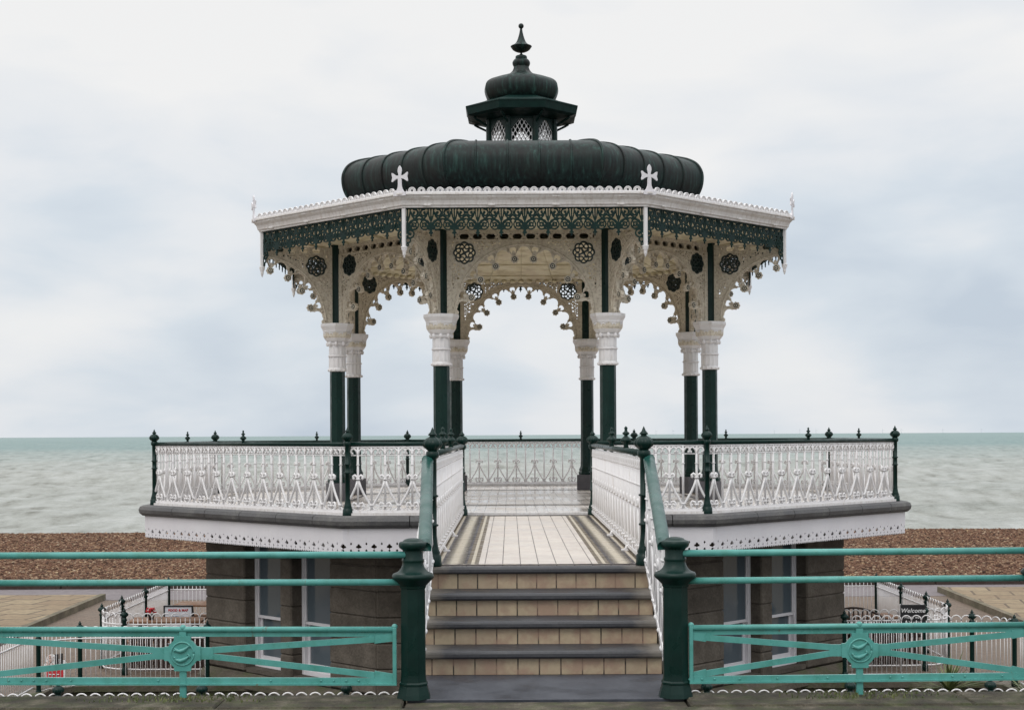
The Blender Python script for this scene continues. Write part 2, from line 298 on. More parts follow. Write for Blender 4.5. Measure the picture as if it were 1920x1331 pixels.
# ------------------------------------------------------------------ mesh builder
class MB:
    def __init__(s): s.v = []; s.f = []; s.m = []; s.sm = []
    def add(s, vs, fs, mi=0, smooth=False):
        o = len(s.v); s.v.extend(vs)
        for f in fs: s.f.append(tuple(i+o for i in f)); s.m.append(mi); s.sm.append(smooth)
    def box(s, x0, x1, y0, y1, z0, z1, mi=0, ch=0.0):
        if ch <= 0:
            vs = [(x,y,z) for z in (z0,z1) for y in (y0,y1) for x in (x0,x1)]
            s.add(vs, [(0,2,3,1),(4,5,7,6),(0,1,5,4),(2,6,7,3),(0,4,6,2),(1,3,7,5)], mi)
        else:
            c = ch; vs = []; idx = {}
            X=(x0,x1); Y=(y0,y1); Z=(z0,z1)
            for a in (0,1):
                for b in (0,1):
                    for d in (0,1):
                        sx = c if a==0 else -c; sy = c if b==0 else -c; sz = c if d==0 else -c
                        idx[a,b,d] = len(vs)
                        vs += [(X[a],Y[b]+sy,Z[d]+sz),(X[a]+sx,Y[b],Z[d]+sz),(X[a]+sx,Y[b]+sy,Z[d])]
            fs = []
            g = lambda a,b,d,k: idx[a,b,d]+k
            fs += [(g(0,0,0,0),g(0,0,1,0),g(0,1,1,0),g(0,1,0,0)), (g(1,0,0,0),g(1,1,0,0),g(1,1,1,0),g(1,0,1,0)),
                   (g(0,0,0,1),g(1,0,0,1),g(1,0,1,1),g(0,0,1,1)), (g(0,1,0,1),g(0,1,1,1),g(1,1,1,1),g(1,1,0,1)),
                   (g(0,0,0,2),g(0,1,0,2),g(1,1,0,2),g(1,0,0,2)), (g(0,0,1,2),g(1,0,1,2),g(1,1,1,2),g(0,1,1,2))]
            for a in (0,1):
                for b in (0,1):
                    fs.append((g(a,b,0,0),g(a,b,0,1),g(a,b,1,1),g(a,b,1,0)))
                    fs.append((g(a,0,b,0),g(a,0,b,2),g(a,1,b,2),g(a,1,b,0)))
                    fs.append((g(0,a,b,1),g(0,a,b,2),g(1,a,b,2),g(1,a,b,1)))
                    for d in (0,1): fs.append((g(a,b,d,0),g(a,b,d,1),g(a,b,d,2)))
            s.add(vs, fs, mi)
    def lathe(s, prof, n=24, c=(0,0,0), mi=0, smooth=True, rot=0.0, flute=0, famp=0.0, frange=(-9e9,9e9), cap=True, xf=None):
        vs = []; fs = []
        for r, z in prof:
            for i in range(n):
                a = rot+2*PI*i/n; rr = r
                if flute and frange[0] <= z <= frange[1]: rr = r*(1-famp*abs(math.cos(flute*(a-rot)/2)))
                p = (c[0]+rr*math.cos(a), c[1]+rr*math.sin(a), c[2]+z); vs.append(p)
        k = len(prof)
        for j in range(k-1):
            for i in range(n):
                i2 = (i+1) % n; fs.append((j*n+i, j*n+i2, (j+1)*n+i2, (j+1)*n+i))
        if cap: fs.append(tuple(range(n))[::-1]); fs.append(tuple((k-1)*n+i for i in range(n)))
        if xf: vs = [xf(p) for p in vs]
        s.add(vs, fs, mi, smooth)
    def tube(s, pts, r, n=6, mi=0, smooth=True, xf=None, cap=True):
        P = [Vector(p) for p in pts]; vs = []; fs = []; k = len(P)
        up = None
        for i, p in enumerate(P):
            t = (P[min(i+1,k-1)]-P[max(i-1,0)]).normalized()
            if up is None:
                up = t.orthogonal().normalized()
            else:
                up = (up - t*up.dot(t))
                up = up.normalized() if up.length > 1e-6 else t.orthogonal().normalized()
            b = t.cross(up); rr = r[i] if isinstance(r, (list,tuple)) else r
            for j in range(n):
                a = 2*PI*j/n; q = p+up*(rr*math.cos(a))+b*(rr*math.sin(a)); vs.append(tuple(q))
        for i in range(k-1):
            for j in range(n):
                j2 = (j+1)%n; fs.append((i*n+j, i*n+j2, (i+1)*n+j2, (i+1)*n+j))
        if cap: fs.append(tuple(range(n))[::-1]); fs.append(tuple((k-1)*n+j for j in range(n)))
        if xf: vs = [xf(v) for v in vs]
        s.add(vs, fs, mi, smooth)
    def ball(s, c, r, n=8, mi=0, xf=None, sz=1.0):
        s.lathe([(r*math.sin(PI*i/6)+1e-4, -r*sz*math.cos(PI*i/6)) for i in range(7)], n, c, mi, xf=xf)
    def prism(s, poly, z0, z1, mi=0):
        n = len(poly); vs = [(x,y,z0) for x,y in poly]+[(x,y,z1) for x,y in poly]
        fs = [tuple(range(n))[::-1], tuple(range(n,2*n))]+[(i,(i+1)%n,n+(i+1)%n,n+i) for i in range(n)]
        s.add(vs, fs, mi)
    def mesh(s, name, mats):
        me = bpy.data.meshes.new(name); me.from_pydata(s.v, [], s.f)
        for m in (mats if isinstance(mats, (list,tuple)) else [mats]): me.materials.append(m)
        me.polygons.foreach_set('material_index', s.m); me.polygons.foreach_set('use_smooth', s.sm)
        me.update(); return me
def tag(o, label=None, cat=None, group=None, kind=None):
    if label: o['label'] = label
    if cat: o['category'] = cat
    if group: o['group'] = group
    if kind: o['kind'] = kind
    return o
def link(name, data, parent=None, loc=(0,0,0), rotz=0.0):
    o = bpy.data.objects.new(name, data); COL.objects.link(o); o.location = loc; o.rotation_euler = (0,0,rotz)
    if parent: o.parent = parent
    return o
def build(mb, name, mats, parent=None, loc=(0,0,0), rotz=0.0): return link(name, mb.mesh(name, mats), parent, loc, rotz)
def thing(name, label, cat, loc, group=None, rotz=0.0):
    o = bpy.data.objects.new(name, None); COL.objects.link(o); o.location = loc; o.rotation_euler = (0,0,rotz)
    o.empty_display_size = 0.2
    return tag(o, label, cat, group)

# plate cut from an implicit 2-D shape (value < 0 is solid), extruded; xf maps (u, v, w) to 3-D
def plate(mb, f, u0, u1, v0, v1, res, w0, w1, xf, mi=0):
    nu = int(round((u1-u0)/res))+1; nv = int(round((v1-v0)/res))+1
    U = np.linspace(u0, u1, nu); V = np.linspace(v0, v1, nv)
    G = f(*np.meshgrid(U, V, indexing='ij')).astype(float)
    G[np.abs(G) < 1e-6] = 1e-6
    G[0,:] = np.maximum(G[0,:], 1e-4); G[-1,:] = np.maximum(G[-1,:], 1e-4); G[:,0] = np.maximum(G[:,0], 1e-4); G[:,-1] = np.maximum(G[:,-1], 1e-4)
    ins = G < 0
    cnt = ins[:-1,:-1].astype(int)+ins[1:,:-1]+ins[1:,1:]+ins[:-1,1:]
    def quad(a, b, c, d): mb.add([xf(*p) for p in (a,b,c,d)], [(0,1,2,3)], mi)
    full = cnt == 4
    for i in range(nu-1):
        j = 0; row = full[i]
        while j < nv-1:
            if row[j]:
                k = j
                while k < nv-1 and row[k]: k += 1
                a, b, c, d = U[i], U[i+1], V[j], V[k]
                quad((a,c,w0),(b,c,w0),(b,d,w0),(a,d,w0)); quad((a,c,w1),(a,d,w1),(b,d,w1),(b,c,w1))
                j = k
            else: j += 1
    for i, j in zip(*np.where((cnt > 0) & (cnt < 4))):
        cs = [(i,j),(i+1,j),(i+1,j+1),(i,j+1)]; poly = []; ex = []; en = []
        for k in range(4):
            a = cs[k]; b = cs[(k+1)%4]; ga = G[a]; gb = G[b]
            if ga < 0: poly.append((U[a[0]], V[a[1]]))
            if (ga < 0) != (gb < 0):
                t = ga/(ga-gb); p = (U[a[0]]+(U[b[0]]-U[a[0]])*t, V[a[1]]+(V[b[1]]-V[a[1]])*t)
                poly.append(p); (ex if ga < 0 else en).append((len(poly)-1, p))
        n = len(poly)
        if n < 3: continue
        mb.add([xf(p[0],p[1],w0) for p in poly], [tuple(range(n))], mi)
        mb.add([xf(p[0],p[1],w1) for p in poly], [tuple(range(n))[::-1]], mi)
        for ia, pa in ex:
            pb = poly[(ia+1)%n]
            quad((pa[0],pa[1],w0),(pa[0],pa[1],w1),(pb[0],pb[1],w1),(pb[0],pb[1],w0))
# 2-D distance primitives
def d_circ(X,Y,cx,cy,r): return np.hypot(X-cx,Y-cy)-r
def d_ring(X,Y,cx,cy,r,h): return np.abs(np.hypot(X-cx,Y-cy)-r)-h
def d_seg(X,Y,ax,ay,bx,by,h):
    dx, dy = bx-ax, by-ay; t = np.clip(((X-ax)*dx+(Y-ay)*dy)/(dx*dx+dy*dy+1e-12),0,1)
    return np.hypot(X-ax-t*dx, Y-ay-t*dy)-h
def d_poly(X,Y,pts,h):
    d = np.full(X.shape, 9.0)
    for a, b in zip(pts, pts[1:]): d = np.minimum(d, d_seg(X,Y,a[0],a[1],b[0],b[1],h))
    return d
def d_box(X,Y,x0,x1,y0,y1): return np.maximum(np.maximum(x0-X,X-x1),np.maximum(y0-Y,Y-y1))
def arcpts(cx,cy,r,a0,a1,n=10): return [(cx+r*math.cos(R(a0+(a1-a0)*i/n)), cy+r*math.sin(R(a0+(a1-a0)*i/n))) for i in range(n+1)]

DC = 26.86            # distance of the bandstand's axis
T8 = math.tan(PI/8)
def octo(r): return [(r/math.cos(PI/8)*math.cos(PI/8+PI/4*i), r/math.cos(PI/8)*math.sin(PI/8+PI/4*i)) for i in range(8)]
def octlathe(mb, prof, c=(0,0,0), mi=0, smooth=False, cap=True):   # profile radii are apothems
    mb.lathe([(r/math.cos(PI/8), z) for r, z in prof], 8, c, mi, smooth, PI/8, cap=cap)

# ------------------------------------------------------------------ ground and water
def sheet(name, x0, x1, y0, y1, z, mat, thick=0.3, kind='structure'):
    mb = MB(); mb.box(x0, x1, y0, y1, z-thick, z); return tag(build(mb, name, mat), kind=kind)
sheet('promenade', -600, 600, -600, 10.20, -1.875, M['ledge'], 2.3)
sheet('lower_terrace', -7.62, 7.62, 10.75, 17.0, -4.0, M['pit'], 1.9)
sheet('basement_area', -7.62, 7.62, 16.9, 23.75, -5.5, M['pit'], 0.4)
mb = MB()
mb.box(-7.62, 7.62, 23.75, 60, -6.0, -4.0)
mb.box(-600, -7.62, 10.75, 60, -6.0, -4.0); mb.box(7.62, 600, 10.75, 60, -6.0, -4.0)
tag(build(mb, 'ground', M['brownpave']), kind='structure')
mb = MB(); mb.box(-600, 600, 36.3, 39.1, -4.1, -3.992); tag(build(mb, 'path', M['asphalt']), kind='structure')
for sx in (-1, 1):
    mb = MB()
    pts = [(10.15,24.5),(10.35,36.5),(60,36.5),(60,24.5)]
    pts = [(sx*x,y) for x,y in pts]
    if sx > 0: pts = [(10.2,24.5),(60,24.5),(60,37.2),(10.6,37.2)]
    else: pts = pts[::-1] if False else [(-60,24.5),(-10.15,24.5),(-10.35,36.5),(-60,36.5)]
    mb.prism(pts, -4.05, -3.875)
    tag(build(mb, 'pavement', M['tan']), kind='structure')
    mb = MB()
    a, b = ((10.2,24.5),(10.6,37.2)) if sx > 0 else ((-10.15,24.5),(-10.35,36.5))
    w_ = -0.14*sx
    q = [(a[0],a[1]),(a[0]+w_,a[1]),(b[0]+w_,b[1]),(b[0],b[1])]
    if sx > 0: q = q[::-1]
    mb.prism(q, -4.05, -3.855)
    tag(build(mb, 'kerb', M['tankerb']), kind='structure')
# beach: rises slightly from the path, crest at about 61 m, then falls to the sea
def beach():
    mb = MB(); xs = np.concatenate([[-600,-350,-180],np.linspace(-90, 90, 121),[180,350,600]]); ys = np.concatenate([np.linspace(39.1, 64, 70), np.linspace(65, 112, 30)])
    rs = np.random.RandomState(3); vs = []
    for y in ys:
        for x in xs:
            if y < 61: z = -3.98 + 0.012*math.sin(y*0.6+x*0.05)
            else: z = -3.98-(y-61)*0.105
            z += 0.02*math.sin(x*0.21+y*0.5)+0.015*rs.rand()
            vs.append((x, y, z))
    nx = len(xs); fs = [(j*nx+i, j*nx+i+1, (j+1)*nx+i+1, (j+1)*nx+i) for j in range(len(ys)-1) for i in range(nx-1)]
    mb.add(vs, fs, 0, True); tag(build(mb, 'beach', M['shingle']), kind='structure')
beach()
def pebbles():
    rs = np.random.RandomState(9); n = 85000
    y = 39.2+22.6*rs.rand(n)**0.9; x = (rs.rand(n)*2-1)*(3+y*0.42)
    z = np.where(y < 61, -3.98+0.012*np.sin(y*0.6+x*0.05), -3.98-(y-61)*0.105)+0.02*np.sin(x*0.21+y*0.5)+0.01
    r = 0.020+0.036*rs.rand(n)**2.4
    base = np.array([(1,0,0),(0,1,0),(-1,0,0),(0,-1,0),(0,0,1),(0.7,0.7,0.55),(-0.7,0.7,0.55),(-0.7,-0.7,0.55),(0.7,-0.7,0.55)])
    F = np.array([(0,5,8),(5,0,1),(1,6,5),(2,6,1),(2,7,6),(3,7,2),(3,8,7),(0,8,3),(4,5,6),(4,6,7),(4,7,8),(4,8,5)])
    a = rs.rand(n)*6.28; ca, sa = np.cos(a), np.sin(a); sx = 0.8+0.6*rs.rand(n); sz = 0.55+0.5*rs.rand(n)
    V = np.empty((n,9,3)); bx = base[:,0][None]*sx[:,None]; by = base[:,1][None]
    V[:,:,0] = x[:,None]+r[:,None]*(bx*ca[:,None]-by*sa[:,None]); V[:,:,1] = y[:,None]+r[:,None]*(bx*sa[:,None]+by*ca[:,None]); V[:,:,2] = z[:,None]+(r*sz)[:,None]*base[:,2][None]
    Fc = (F[None]+(np.arange(n)*9)[:,None,None]).reshape(-1,3)
    me = bpy.data.meshes.new('beach_pebbles'); me.vertices.add(n*9); me.vertices.foreach_set('co', V.ravel())
    me.loops.add(len(Fc)*3); me.loops.foreach_set('vertex_index', Fc.ravel().astype(np.int32)); me.polygons.add(len(Fc)); me.polygons.foreach_set('loop_start', np.arange(0,len(Fc)*3,3).astype(np.int32))
    me.update(calc_edges=True); me.validate(); me.materials.append(M['pebble'])
    tag(link('beach_pebbles', me), 'brown, tan and pale loose pebbles strewn over the shingle beach', 'pebbles', kind='stuff')
pebbles()
mb = MB()
x = -60.0
while x < 60:
    l = 2.4+random.random()*0.3; mb.box(x, x+l-0.02, 38.95, 39.2, -4.05, -3.80+random.uniform(-0.02,0.02), 0, 0.02); x += l
tag(build(mb, 'beach_wall', M['darkwood']), 'low dark timber retaining edge along the foot of the shingle beach', 'wall')
def sea():
    ys = 88*np.power(1.0075, np.arange(0, 470)); cols = 260; vs = []
    ys = ys[ys < 2600]
    rs = np.random.RandomState(11)
    waves = []
    for k in range(46):
        lam = 1.6*(1.09**k)*(0.9+0.2*rs.rand()); th = PI/2+rs.normal()*0.38
        waves.append((2*PI/lam*math.cos(th), 2*PI/lam*math.sin(th), rs.rand()*6.28, 0.017*lam**0.62, lam))
    U = np.linspace(-0.75, 0.75, cols)
    mb = MB(); zs = []
    for y in ys:
        X = U*y; z = np.zeros(cols); dy = y*0.0075
        for kx, ky, ph, a, lam in waves:
            if lam > 2.6*dy and lam > 2.2*(1.5*y/cols): z += a*np.sin(kx*X+ky*y+ph)
        z = z*0.8
        for i in range(cols): vs.append((X[i], y, -7.0+z[i]))
    n = cols; fs = [(j*n+i, j*n+i+1, (j+1)*n+i+1, (j+1)*n+i) for j in range(len(ys)-1) for i in range(n-1)]
    mb.add(vs, fs, 0, True)
    y = ys[-1]; o = [(-45000,y-5,-7.6),(45000,y-5,-7.6),(45000,40000,-7.02),(-45000,40000,-7.02)]
    mb.add([(-45000,y,-7.0),(45000,y,-7.0),(45000,42000,-7.0),(-45000,42000,-7.0)], [(0,1,2,3)])
    for s_ in (-1,1):   # water beside the detailed fan
        q = [(s_*60,88,-7.3),(s_*0.748*y,y,-7.3),(s_*45000,y,-7.3),(s_*45000,88,-7.3)]
        mb.add(q if s_ > 0 else q[::-1], [(0,3,2,1)])
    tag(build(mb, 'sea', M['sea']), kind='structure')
sea()

# ------------------------------------------------------------------ bandstand
BS = thing('bandstand', 'octagonal Victorian seaside bandstand with dark copper roof, cream cast-iron arches and stone basement', 'bandstand', (0, DC, -5.5))
def bpart(mb, name, mats, k=0, ang=None, parent=None):
    me = mb if isinstance(mb, bpy.types.Mesh) else mb.mesh(name, mats)
    o = link(name, me, parent or BS, (0,0,5.5) if parent is None else (0,0,0), k*PI/4 if ang is None else ang); return o
def sub(mb, name, mats, par):
    me = mb if isinstance(mb, bpy.types.Mesh) else mb.mesh(name, mats)
    return link(name, me, par)

# --- basement walls: rusticated blocks with two sash windows per side
def wall_face():
    mb = MB(); r = 5.31; half = r*T8
    segs = [(-half, -1.10), (-0.15, 0.15), (1.10, half)]
    z = -5.5; rows = []
    zz = -3.78
    while zz < -1.32: rows.append((zz, min(zz+0.375, -1.30))); zz += 0.375
    for (a, b) in rows:
        for s0, s1 in segs:
            mb.box(s0+(0.0 if s0 <= -half+1e-6 else 0), s1, -r, -r+0.42, a, b-0.001, 0, 0.022)
    mb.box(-half, half, -r+0.10, -r+0.42, -5.5, -3.79)                # lower wall
    for s0, s1 in ((-1.10,-0.15),(0.15,1.10)):
        mb.box(s0, s1, -r+0.02, -r+0.42, -1.62, -1.30)                # lintel
        mb.box(s0, s1, -r+0.03, -r+0.42, -3.79, -3.72)                # sill
    mb.box(-half+0.03, half-0.03, -r+0.40, -r+0.55, -5.5, -1.35)      # inner leaf
    return mb.mesh('basement_wall', [M['wallstone']])
def plinth_face():
    mb = MB(); r = 5.31
    prof = [(r+0.14,-4.02),(r+0.14,-3.93),(r+0.05,-3.83),(r-0.02,-3.80)]
    vs = []
    for rr, z in prof+[(r+0.06,-4.02)]: 
        for s_ in (-1,1): vs.append((s_*rr*T8, -rr, z))
    n = 5; fs = [(2*i,2*((i+1)%n),2*((i+1)%n)+1,2*i+1) for i in range(n)]
    mb.add(vs, fs); mb.box(-(r+0.05)*T8, (r+0.05)*T8, -r-0.05, -r+0.2, -5.5, -4.02)
    return mb.mesh('plinth', [M['mosswall']])
WF, PF = wall_face(), plinth_face()
def win_frame():
    mb = MB(); y = -5.31+0.20
    mb.box(-0.475,-0.405, y, y+0.14, -3.72,-1.62, 0, 0.008); mb.box(0.405,0.475, y, y+0.14, -3.72,-1.62, 0, 0.008)
    mb.box(-0.405,0.405, y, y+0.14, -3.72,-3.64, 0, 0.008); mb.box(-0.405,0.405, y, y+0.14, -1.70,-1.62)
    mb.box(-0.405,0.405, y+0.02, y+0.07, -2.93,-2.885)   # meeting rail
    mb.box(-0.405,-0.355, y+0.07, y+0.12, -3.64,-2.93); mb.box(0.355,0.405, y+0.07, y+0.12, -3.64,-2.93)
    mb.box(-0.355,0.355, y+0.07, y+0.12, -3.64,-3.54); mb.box(-0.405,-0.38, y+0.02, y+0.06, -2.88,-1.7); mb.box(0.38,0.405, y+0.02, y+0.06, -2.88,-1.7)
    return mb.mesh('frame', [M['coldwhite']])
def win_panes():
    a = MB(); y = -5.31+0.20; a.box(-0.355,0.355, y+0.09, y+0.096, -3.54,-2.93)
    a.box(-0.38,0.38, y+0.04, y+0.046, -2.885,-1.7)
    return a.mesh('pane', [M['glass']])
FR, PN = win_frame(), win_panes()
for k in range(8):
    bpart(WF, 'basement_wall', None, k); bpart(PF, 'plinth', None, k)
    if k in (0,1,2,6,7):
        for s_ in (-1,1):
            wn = bpart(MB().mesh('window', []), 'window', None, k)
            wn.data = FR; a = k*PI/4; 
            wn.location = (s_*0.625*math.cos(a), s_*0.625*math.sin(a), 5.5)
            sub(PN, 'pane', None, wn)
# --- deck
mb = MB(); mb.prism(octo(6.10), -1.40, -1.121); bpart(mb, 'platform_floor', [M['floorwet']])
mb = MB()   # inlaid dark lines of the platform paving
def inlay_ring(mb, r, wd, mi):
    o, i_ = octo(r+wd/2), octo(r-wd/2)
    for k in range(8):
        k2 = (k+1)%8; z = -1.117
        mb.add([(*i_[k],z),(*o[k],z),(*o[k2],z),(*i_[k2],z)], [(0,1,2,3)], mi)
inlay_ring(mb, 3.42, 0.05, 0); inlay_ring(mb, 3.20, 0.10, 1); inlay_ring(mb, 2.98, 0.05, 0); inlay_ring(mb, 5.55, 0.10, 1); inlay_ring(mb, 5.42, 0.03, 0)
bpart(mb, 'floor_inlay', [M['dark_tile'], M['brown_tile']])
def coping_face():
    mb = MB(); r = 6.32
    prof = [(5.95,-1.118),(r-0.07,-1.118),(r-0.02,-1.14),(r,-1.19),(r-0.012,-1.245),(r-0.06,-1.288),(r-0.1,-1.295),(5.95,-1.295)]
    half = 2.64; cuts = [-1]+[-0.62,-0.27,0.08,0.43,0.76]+[1]
    for a, b in zip(cuts, cuts[1:]):
        vs = []
        for e, t in ((0,a),(1,b)):
            for rr, z in prof:
                lim = rr*T8; xx = t*half
                if abs(t) == 1: xx = t*lim
                else: xx = t*half + (0.006 if e == 0 else -0.006)
                vs.append((xx, -rr, z))
        n = len(prof); fs = [(i,(i+1)%n,n+(i+1)%n,n+i) for i in range(n)]+[tuple(range(n))[::-1], tuple(range(n,2*n))]
        mb.add(vs, fs, 0, False)
    return mb.mesh('coping', [M['coping']])
CP = coping_face()
def fascia_face():
    mb = MB(); r = 6.225; half = r*T8
    def f(X, Y):
        d = d_box(X, Y, -half, half, -1.66, -1.29)
        p = 0.214; s = np.abs(np.mod(X+p/2, p)-p/2)
        q = np.minimum.reduce([d_circ(s,Y,0,-1.525,0.017), d_circ(s,Y,0.022,-1.548,0.017), np.abs(s)+np.abs(Y+1.545)-0.034])
        s2 = p/2-s
        dm = (np.abs(s2)*1.5+np.abs(Y+1.505))-0.024
        tri = (np.abs(s2)*1.3+np.abs(Y+1.60))-0.024; tri2 = (np.abs(s)*1.3+np.abs(Y+1.60))-0.022
        d = np.maximum(d, -np.minimum.reduce([q, dm, tri, tri2]))
        saw = np.abs(np.mod(X, 0.0535)-0.02675)
        return np.maximum(d, -1.648+saw*0.9-Y)
    plate(mb, f, -half-0.01, half+0.01, -1.67, -1.28, 0.0085, -r, -r+0.02, lambda u,v,w: (u,w,v))
    return mb.mesh('fascia', [M['coldwhite']])
FA = fascia_face()
mb = MB(); octlathe(mb, [(5.2,-1.42),(6.15,-1.42),(6.15,-1.40),(5.2,-1.40)]); bpart(mb, 'deck_soffit', [M['plinth']])
for k in range(8): bpart(CP, 'coping', None, k); bpart(FA, 'fascia', None, k)

# --- columns
RCc = 3.205/math.cos(PI/8)
def column_meshes():
    c = MB()
    octs = [(0.155,-0.81),(0.165,-0.80),(0.165,-0.76),(0.15,-0.74),(0.158,-0.715),(0.15,-0.69),(0.135,-0.66),(0.126,-0.62),(0.122,-0.5),(0.120,1.10)]
    octlathe(c, octs)
    col_ = c.mesh('shaft', [M['green']])
    p = MB(); p.box(-0.17,0.17,-0.17,0.17,-1.12,-0.812,0,0.012); pl = p.mesh('column_plinth', [M['plinth']])
    k = MB()
    k.lathe([(0.145,1.10),(0.156,1.105),(0.156,1.15),(0.146,1.155),(0.146,1.17)], 24, cap=False)
    for i in range(12):   # dentils
        a = 2*PI*i/12; k.ball((0.156*math.cos(a),0.156*math.sin(a),1.127), 0.02, 6)
    k.lathe([(0.146,1.17),(0.146,1.35)], 48, flute=12, famp=0.11, cap=False)
    k.lathe([(0.146,1.35),(0.157,1.355),(0.157,1.375),(0.146,1.385)], 24, cap=False)
    k.lathe([(0.143,1.385),(0.143,1.55)], 48, flute=12, famp=0.10, cap=False)
    k.lathe([(0.145,1.55),(0.158,1.56),(0.155,1.58),(0.168,1.60)], 24, cap=False)
    for i in range(8):   # leaf tips under the cup
        a = PI/8+2*PI*i/8; k.ball((0.165*math.cos(a),0.165*math.sin(a),1.575), 0.032, 6, sz=1.3)
    octlathe(k, [(0.150,1.60),(0.178,1.63),(0.205,1.67),(0.218,1.72),(0.220,1.775),(0.228,1.785),(0.228,1.805),(0.240,1.83),(0.258,1.865),(0.262,1.875),(0.262,1.92)])
    octlathe(k, [(0.2195,1.70),(0.2215,1.72),(0.2235,1.774)], mi=1, cap=False)
    octlathe(k, [(0.1515,1.604),(0.1795,1.634),(0.2065,1.674),(0.2195,1.70)], mi=1, cap=False)
    # carved relief round the cup
    for i in range(8):
        a = 2*PI*i/8; ca, sa = math.cos(a), math.sin(a); 
        def xf(p_, a=a, ca=ca, sa=sa): 
            rr = 0.212+0.006; return ((rr+p_[1])*ca-p_[0]*sa, (rr+p_[1])*sa+p_[0]*ca, p_[2])
        for q in (arcpts(0,1.72,0.038,0,360,8), arcpts(-0.07,1.745,0.04,-80,40,5), arcpts(0.07,1.745,0.04,140,260,5)):
            k.tube([(x, 0.0-(1.75-z)*0.25, z) for x, z in q], 0.011, 5, xf=xf)
        k.tube([(-0.08,0.003,1.765),(0.08,0.003,1.765)], 0.008, 4, xf=xf)
        for zz, ww in ((1.655,0.05),(1.63,0.03)): k.tube([(-ww,-0.03-(1.70-zz)*0.75,zz),(0,-0.03-(1.70-zz)*0.75,zz-0.03),(ww,-0.03-(1.70-zz)*0.75,zz)], 0.009, 4, xf=xf)
    ca_ = k.mesh('capital', [M['white'], M['cream']])
    g = MB(); g.lathe([(0.104,1.92),(0.104,3.45)], 8, rot=0.0, smooth=False); pr = g.mesh('pier', [M['green']])
    return col_, pl, ca_, pr
CS, CPn, CC, CPr = column_meshes()
def corner(r_circ, k):   # corner k counted from the front-left one, clockwise seen from above reversed
    a = -PI/2-PI/8+k*PI/4; return r_circ*math.cos(a), r_circ*math.sin(a), a
for k in range(8):
    x, y, a = corner(RCc, k)
    s = link('column', CS, BS, (x,y,5.5), a+PI/2)
    link('column_plinth', CPn, s, (0,0,0)); link('capital', CC, s); link('pier', CPr, s)

# --- spandrel arches
AH = 1.33; Z0 = 1.92
BOSS = [17.5, 38.4, 59.3, 80.2, 99.8, 120.7, 141.6, 162.5]
rs = np.random.RandomState(5)
PERF = []
for _ in range(6000):
    u, v = rs.uniform(0.02,1.15), rs.uniform(0.15,1.16)
    if math.hypot(u,v) < 1.20 or math.hypot(u-0.95,v-0.98) < 0.225: continue
    r = rs.uniform(0.009,0.021)
    if all(math.hypot(u-p[0],v-p[1]) > r+p[2]+0.009 for p in PERF): PERF.append((u,v,r))
MEDC = (0.95, 0.98)
def lobed(X,Y,cx,cy,r,n=8,amp=0.02):
    a = np.arctan2(Y-cy,X-cx); return np.hypot(X-cx,Y-cy)-(r+amp*np.abs(np.cos(a*n/2))-amp*0.5)
def f_arch(X, Y):
    A = np.abs(X); rr = np.hypot(X,Y)
    d = d_box(X, Y, -1.232, 1.232, 0, AH)
    # foils
    void = rr-0.872
    mids = [28.0, 48.9, 69.8, 90.0, 110.2, 131.1, 152.0]
    for i, m in enumerate(mids):
        c, s_ = math.cos(R(m)), math.sin(R(m))
        void = np.minimum(void, d_circ(X,Y,0.985*c,0.985*s_,0.100))
        for o in (-5.6,5.6):
            c2, s2 = math.cos(R(m+o)), math.sin(R(m+o)); void = np.minimum(void, d_circ(X,Y,0.935*c2,0.935*s2,0.074))
        void = np.minimum(void, np.maximum(rr-0.965, np.abs(np.degrees(np.arctan2(Y,X))-m)*0.0175*0.93-0.142))
    for m in (7.5, 172.5): 
        c, s_ = math.cos(R(m)), math.sin(R(m)); void = np.minimum(void, d_circ(X,Y,0.985*c,0.985*s_,0.085)); void = np.minimum(void, d_circ(X,Y,0.90*c,0.90*s_,0.085)); void = np.minimum(void, d_box(A,Y,-1,1.075,-1,0.11))
    for b in BOSS:
        c, s_ = math.cos(R(b)), math.sin(R(b)); void = np.minimum(void, np.maximum(d_circ(X,Y,1.035*c,1.035*s_,0.056), rr-1.083))
    d = np.maximum(d, -void)
    for b in BOSS:
        c, s_ = math.cos(R(b)), math.sin(R(b)); d = np.minimum(d, np.minimum(lobed(X,Y,0.888*c,0.888*s_,0.058,7,0.018), d_seg(X,Y,0.91*c,0.91*s_,1.0*c,1.0*s_,0.024)))
    for s_ in (-1,1):
        d = np.minimum(d, d_circ(X,Y,s_*1.08,0.035,0.035)); d = np.minimum(d, d_seg(X,Y,s_*1.17,0.0,s_*1.09,0.012,0.02))
    # medallion opening, hexagon band and perforations
    d = np.maximum(d, -lobed(A,Y,MEDC[0],MEDC[1],0.170))
    p = 0.212; s = np.abs(np.mod(X,p)-p/2)
    hx = np.maximum(np.abs(Y-1.24)-0.043, s+np.abs(Y-1.24)*0.75-0.080)
    tr = np.maximum(s*0+np.abs(Y-1.24)-0.043, (p/2-s)*1.0+(0.043-np.abs(Y-1.24))*0.9-0.018)
    d = np.maximum(d, -np.where(A < 1.12, np.minimum(hx, np.where(np.abs(Y-1.24) > 0.012, tr, 9)), 9))
    pf = np.full(X.shape, 9.0)
    for u, v, r in PERF: pf = np.minimum(pf, d_circ(A,Y,u,v,r))
    return np.maximum(d, -pf)
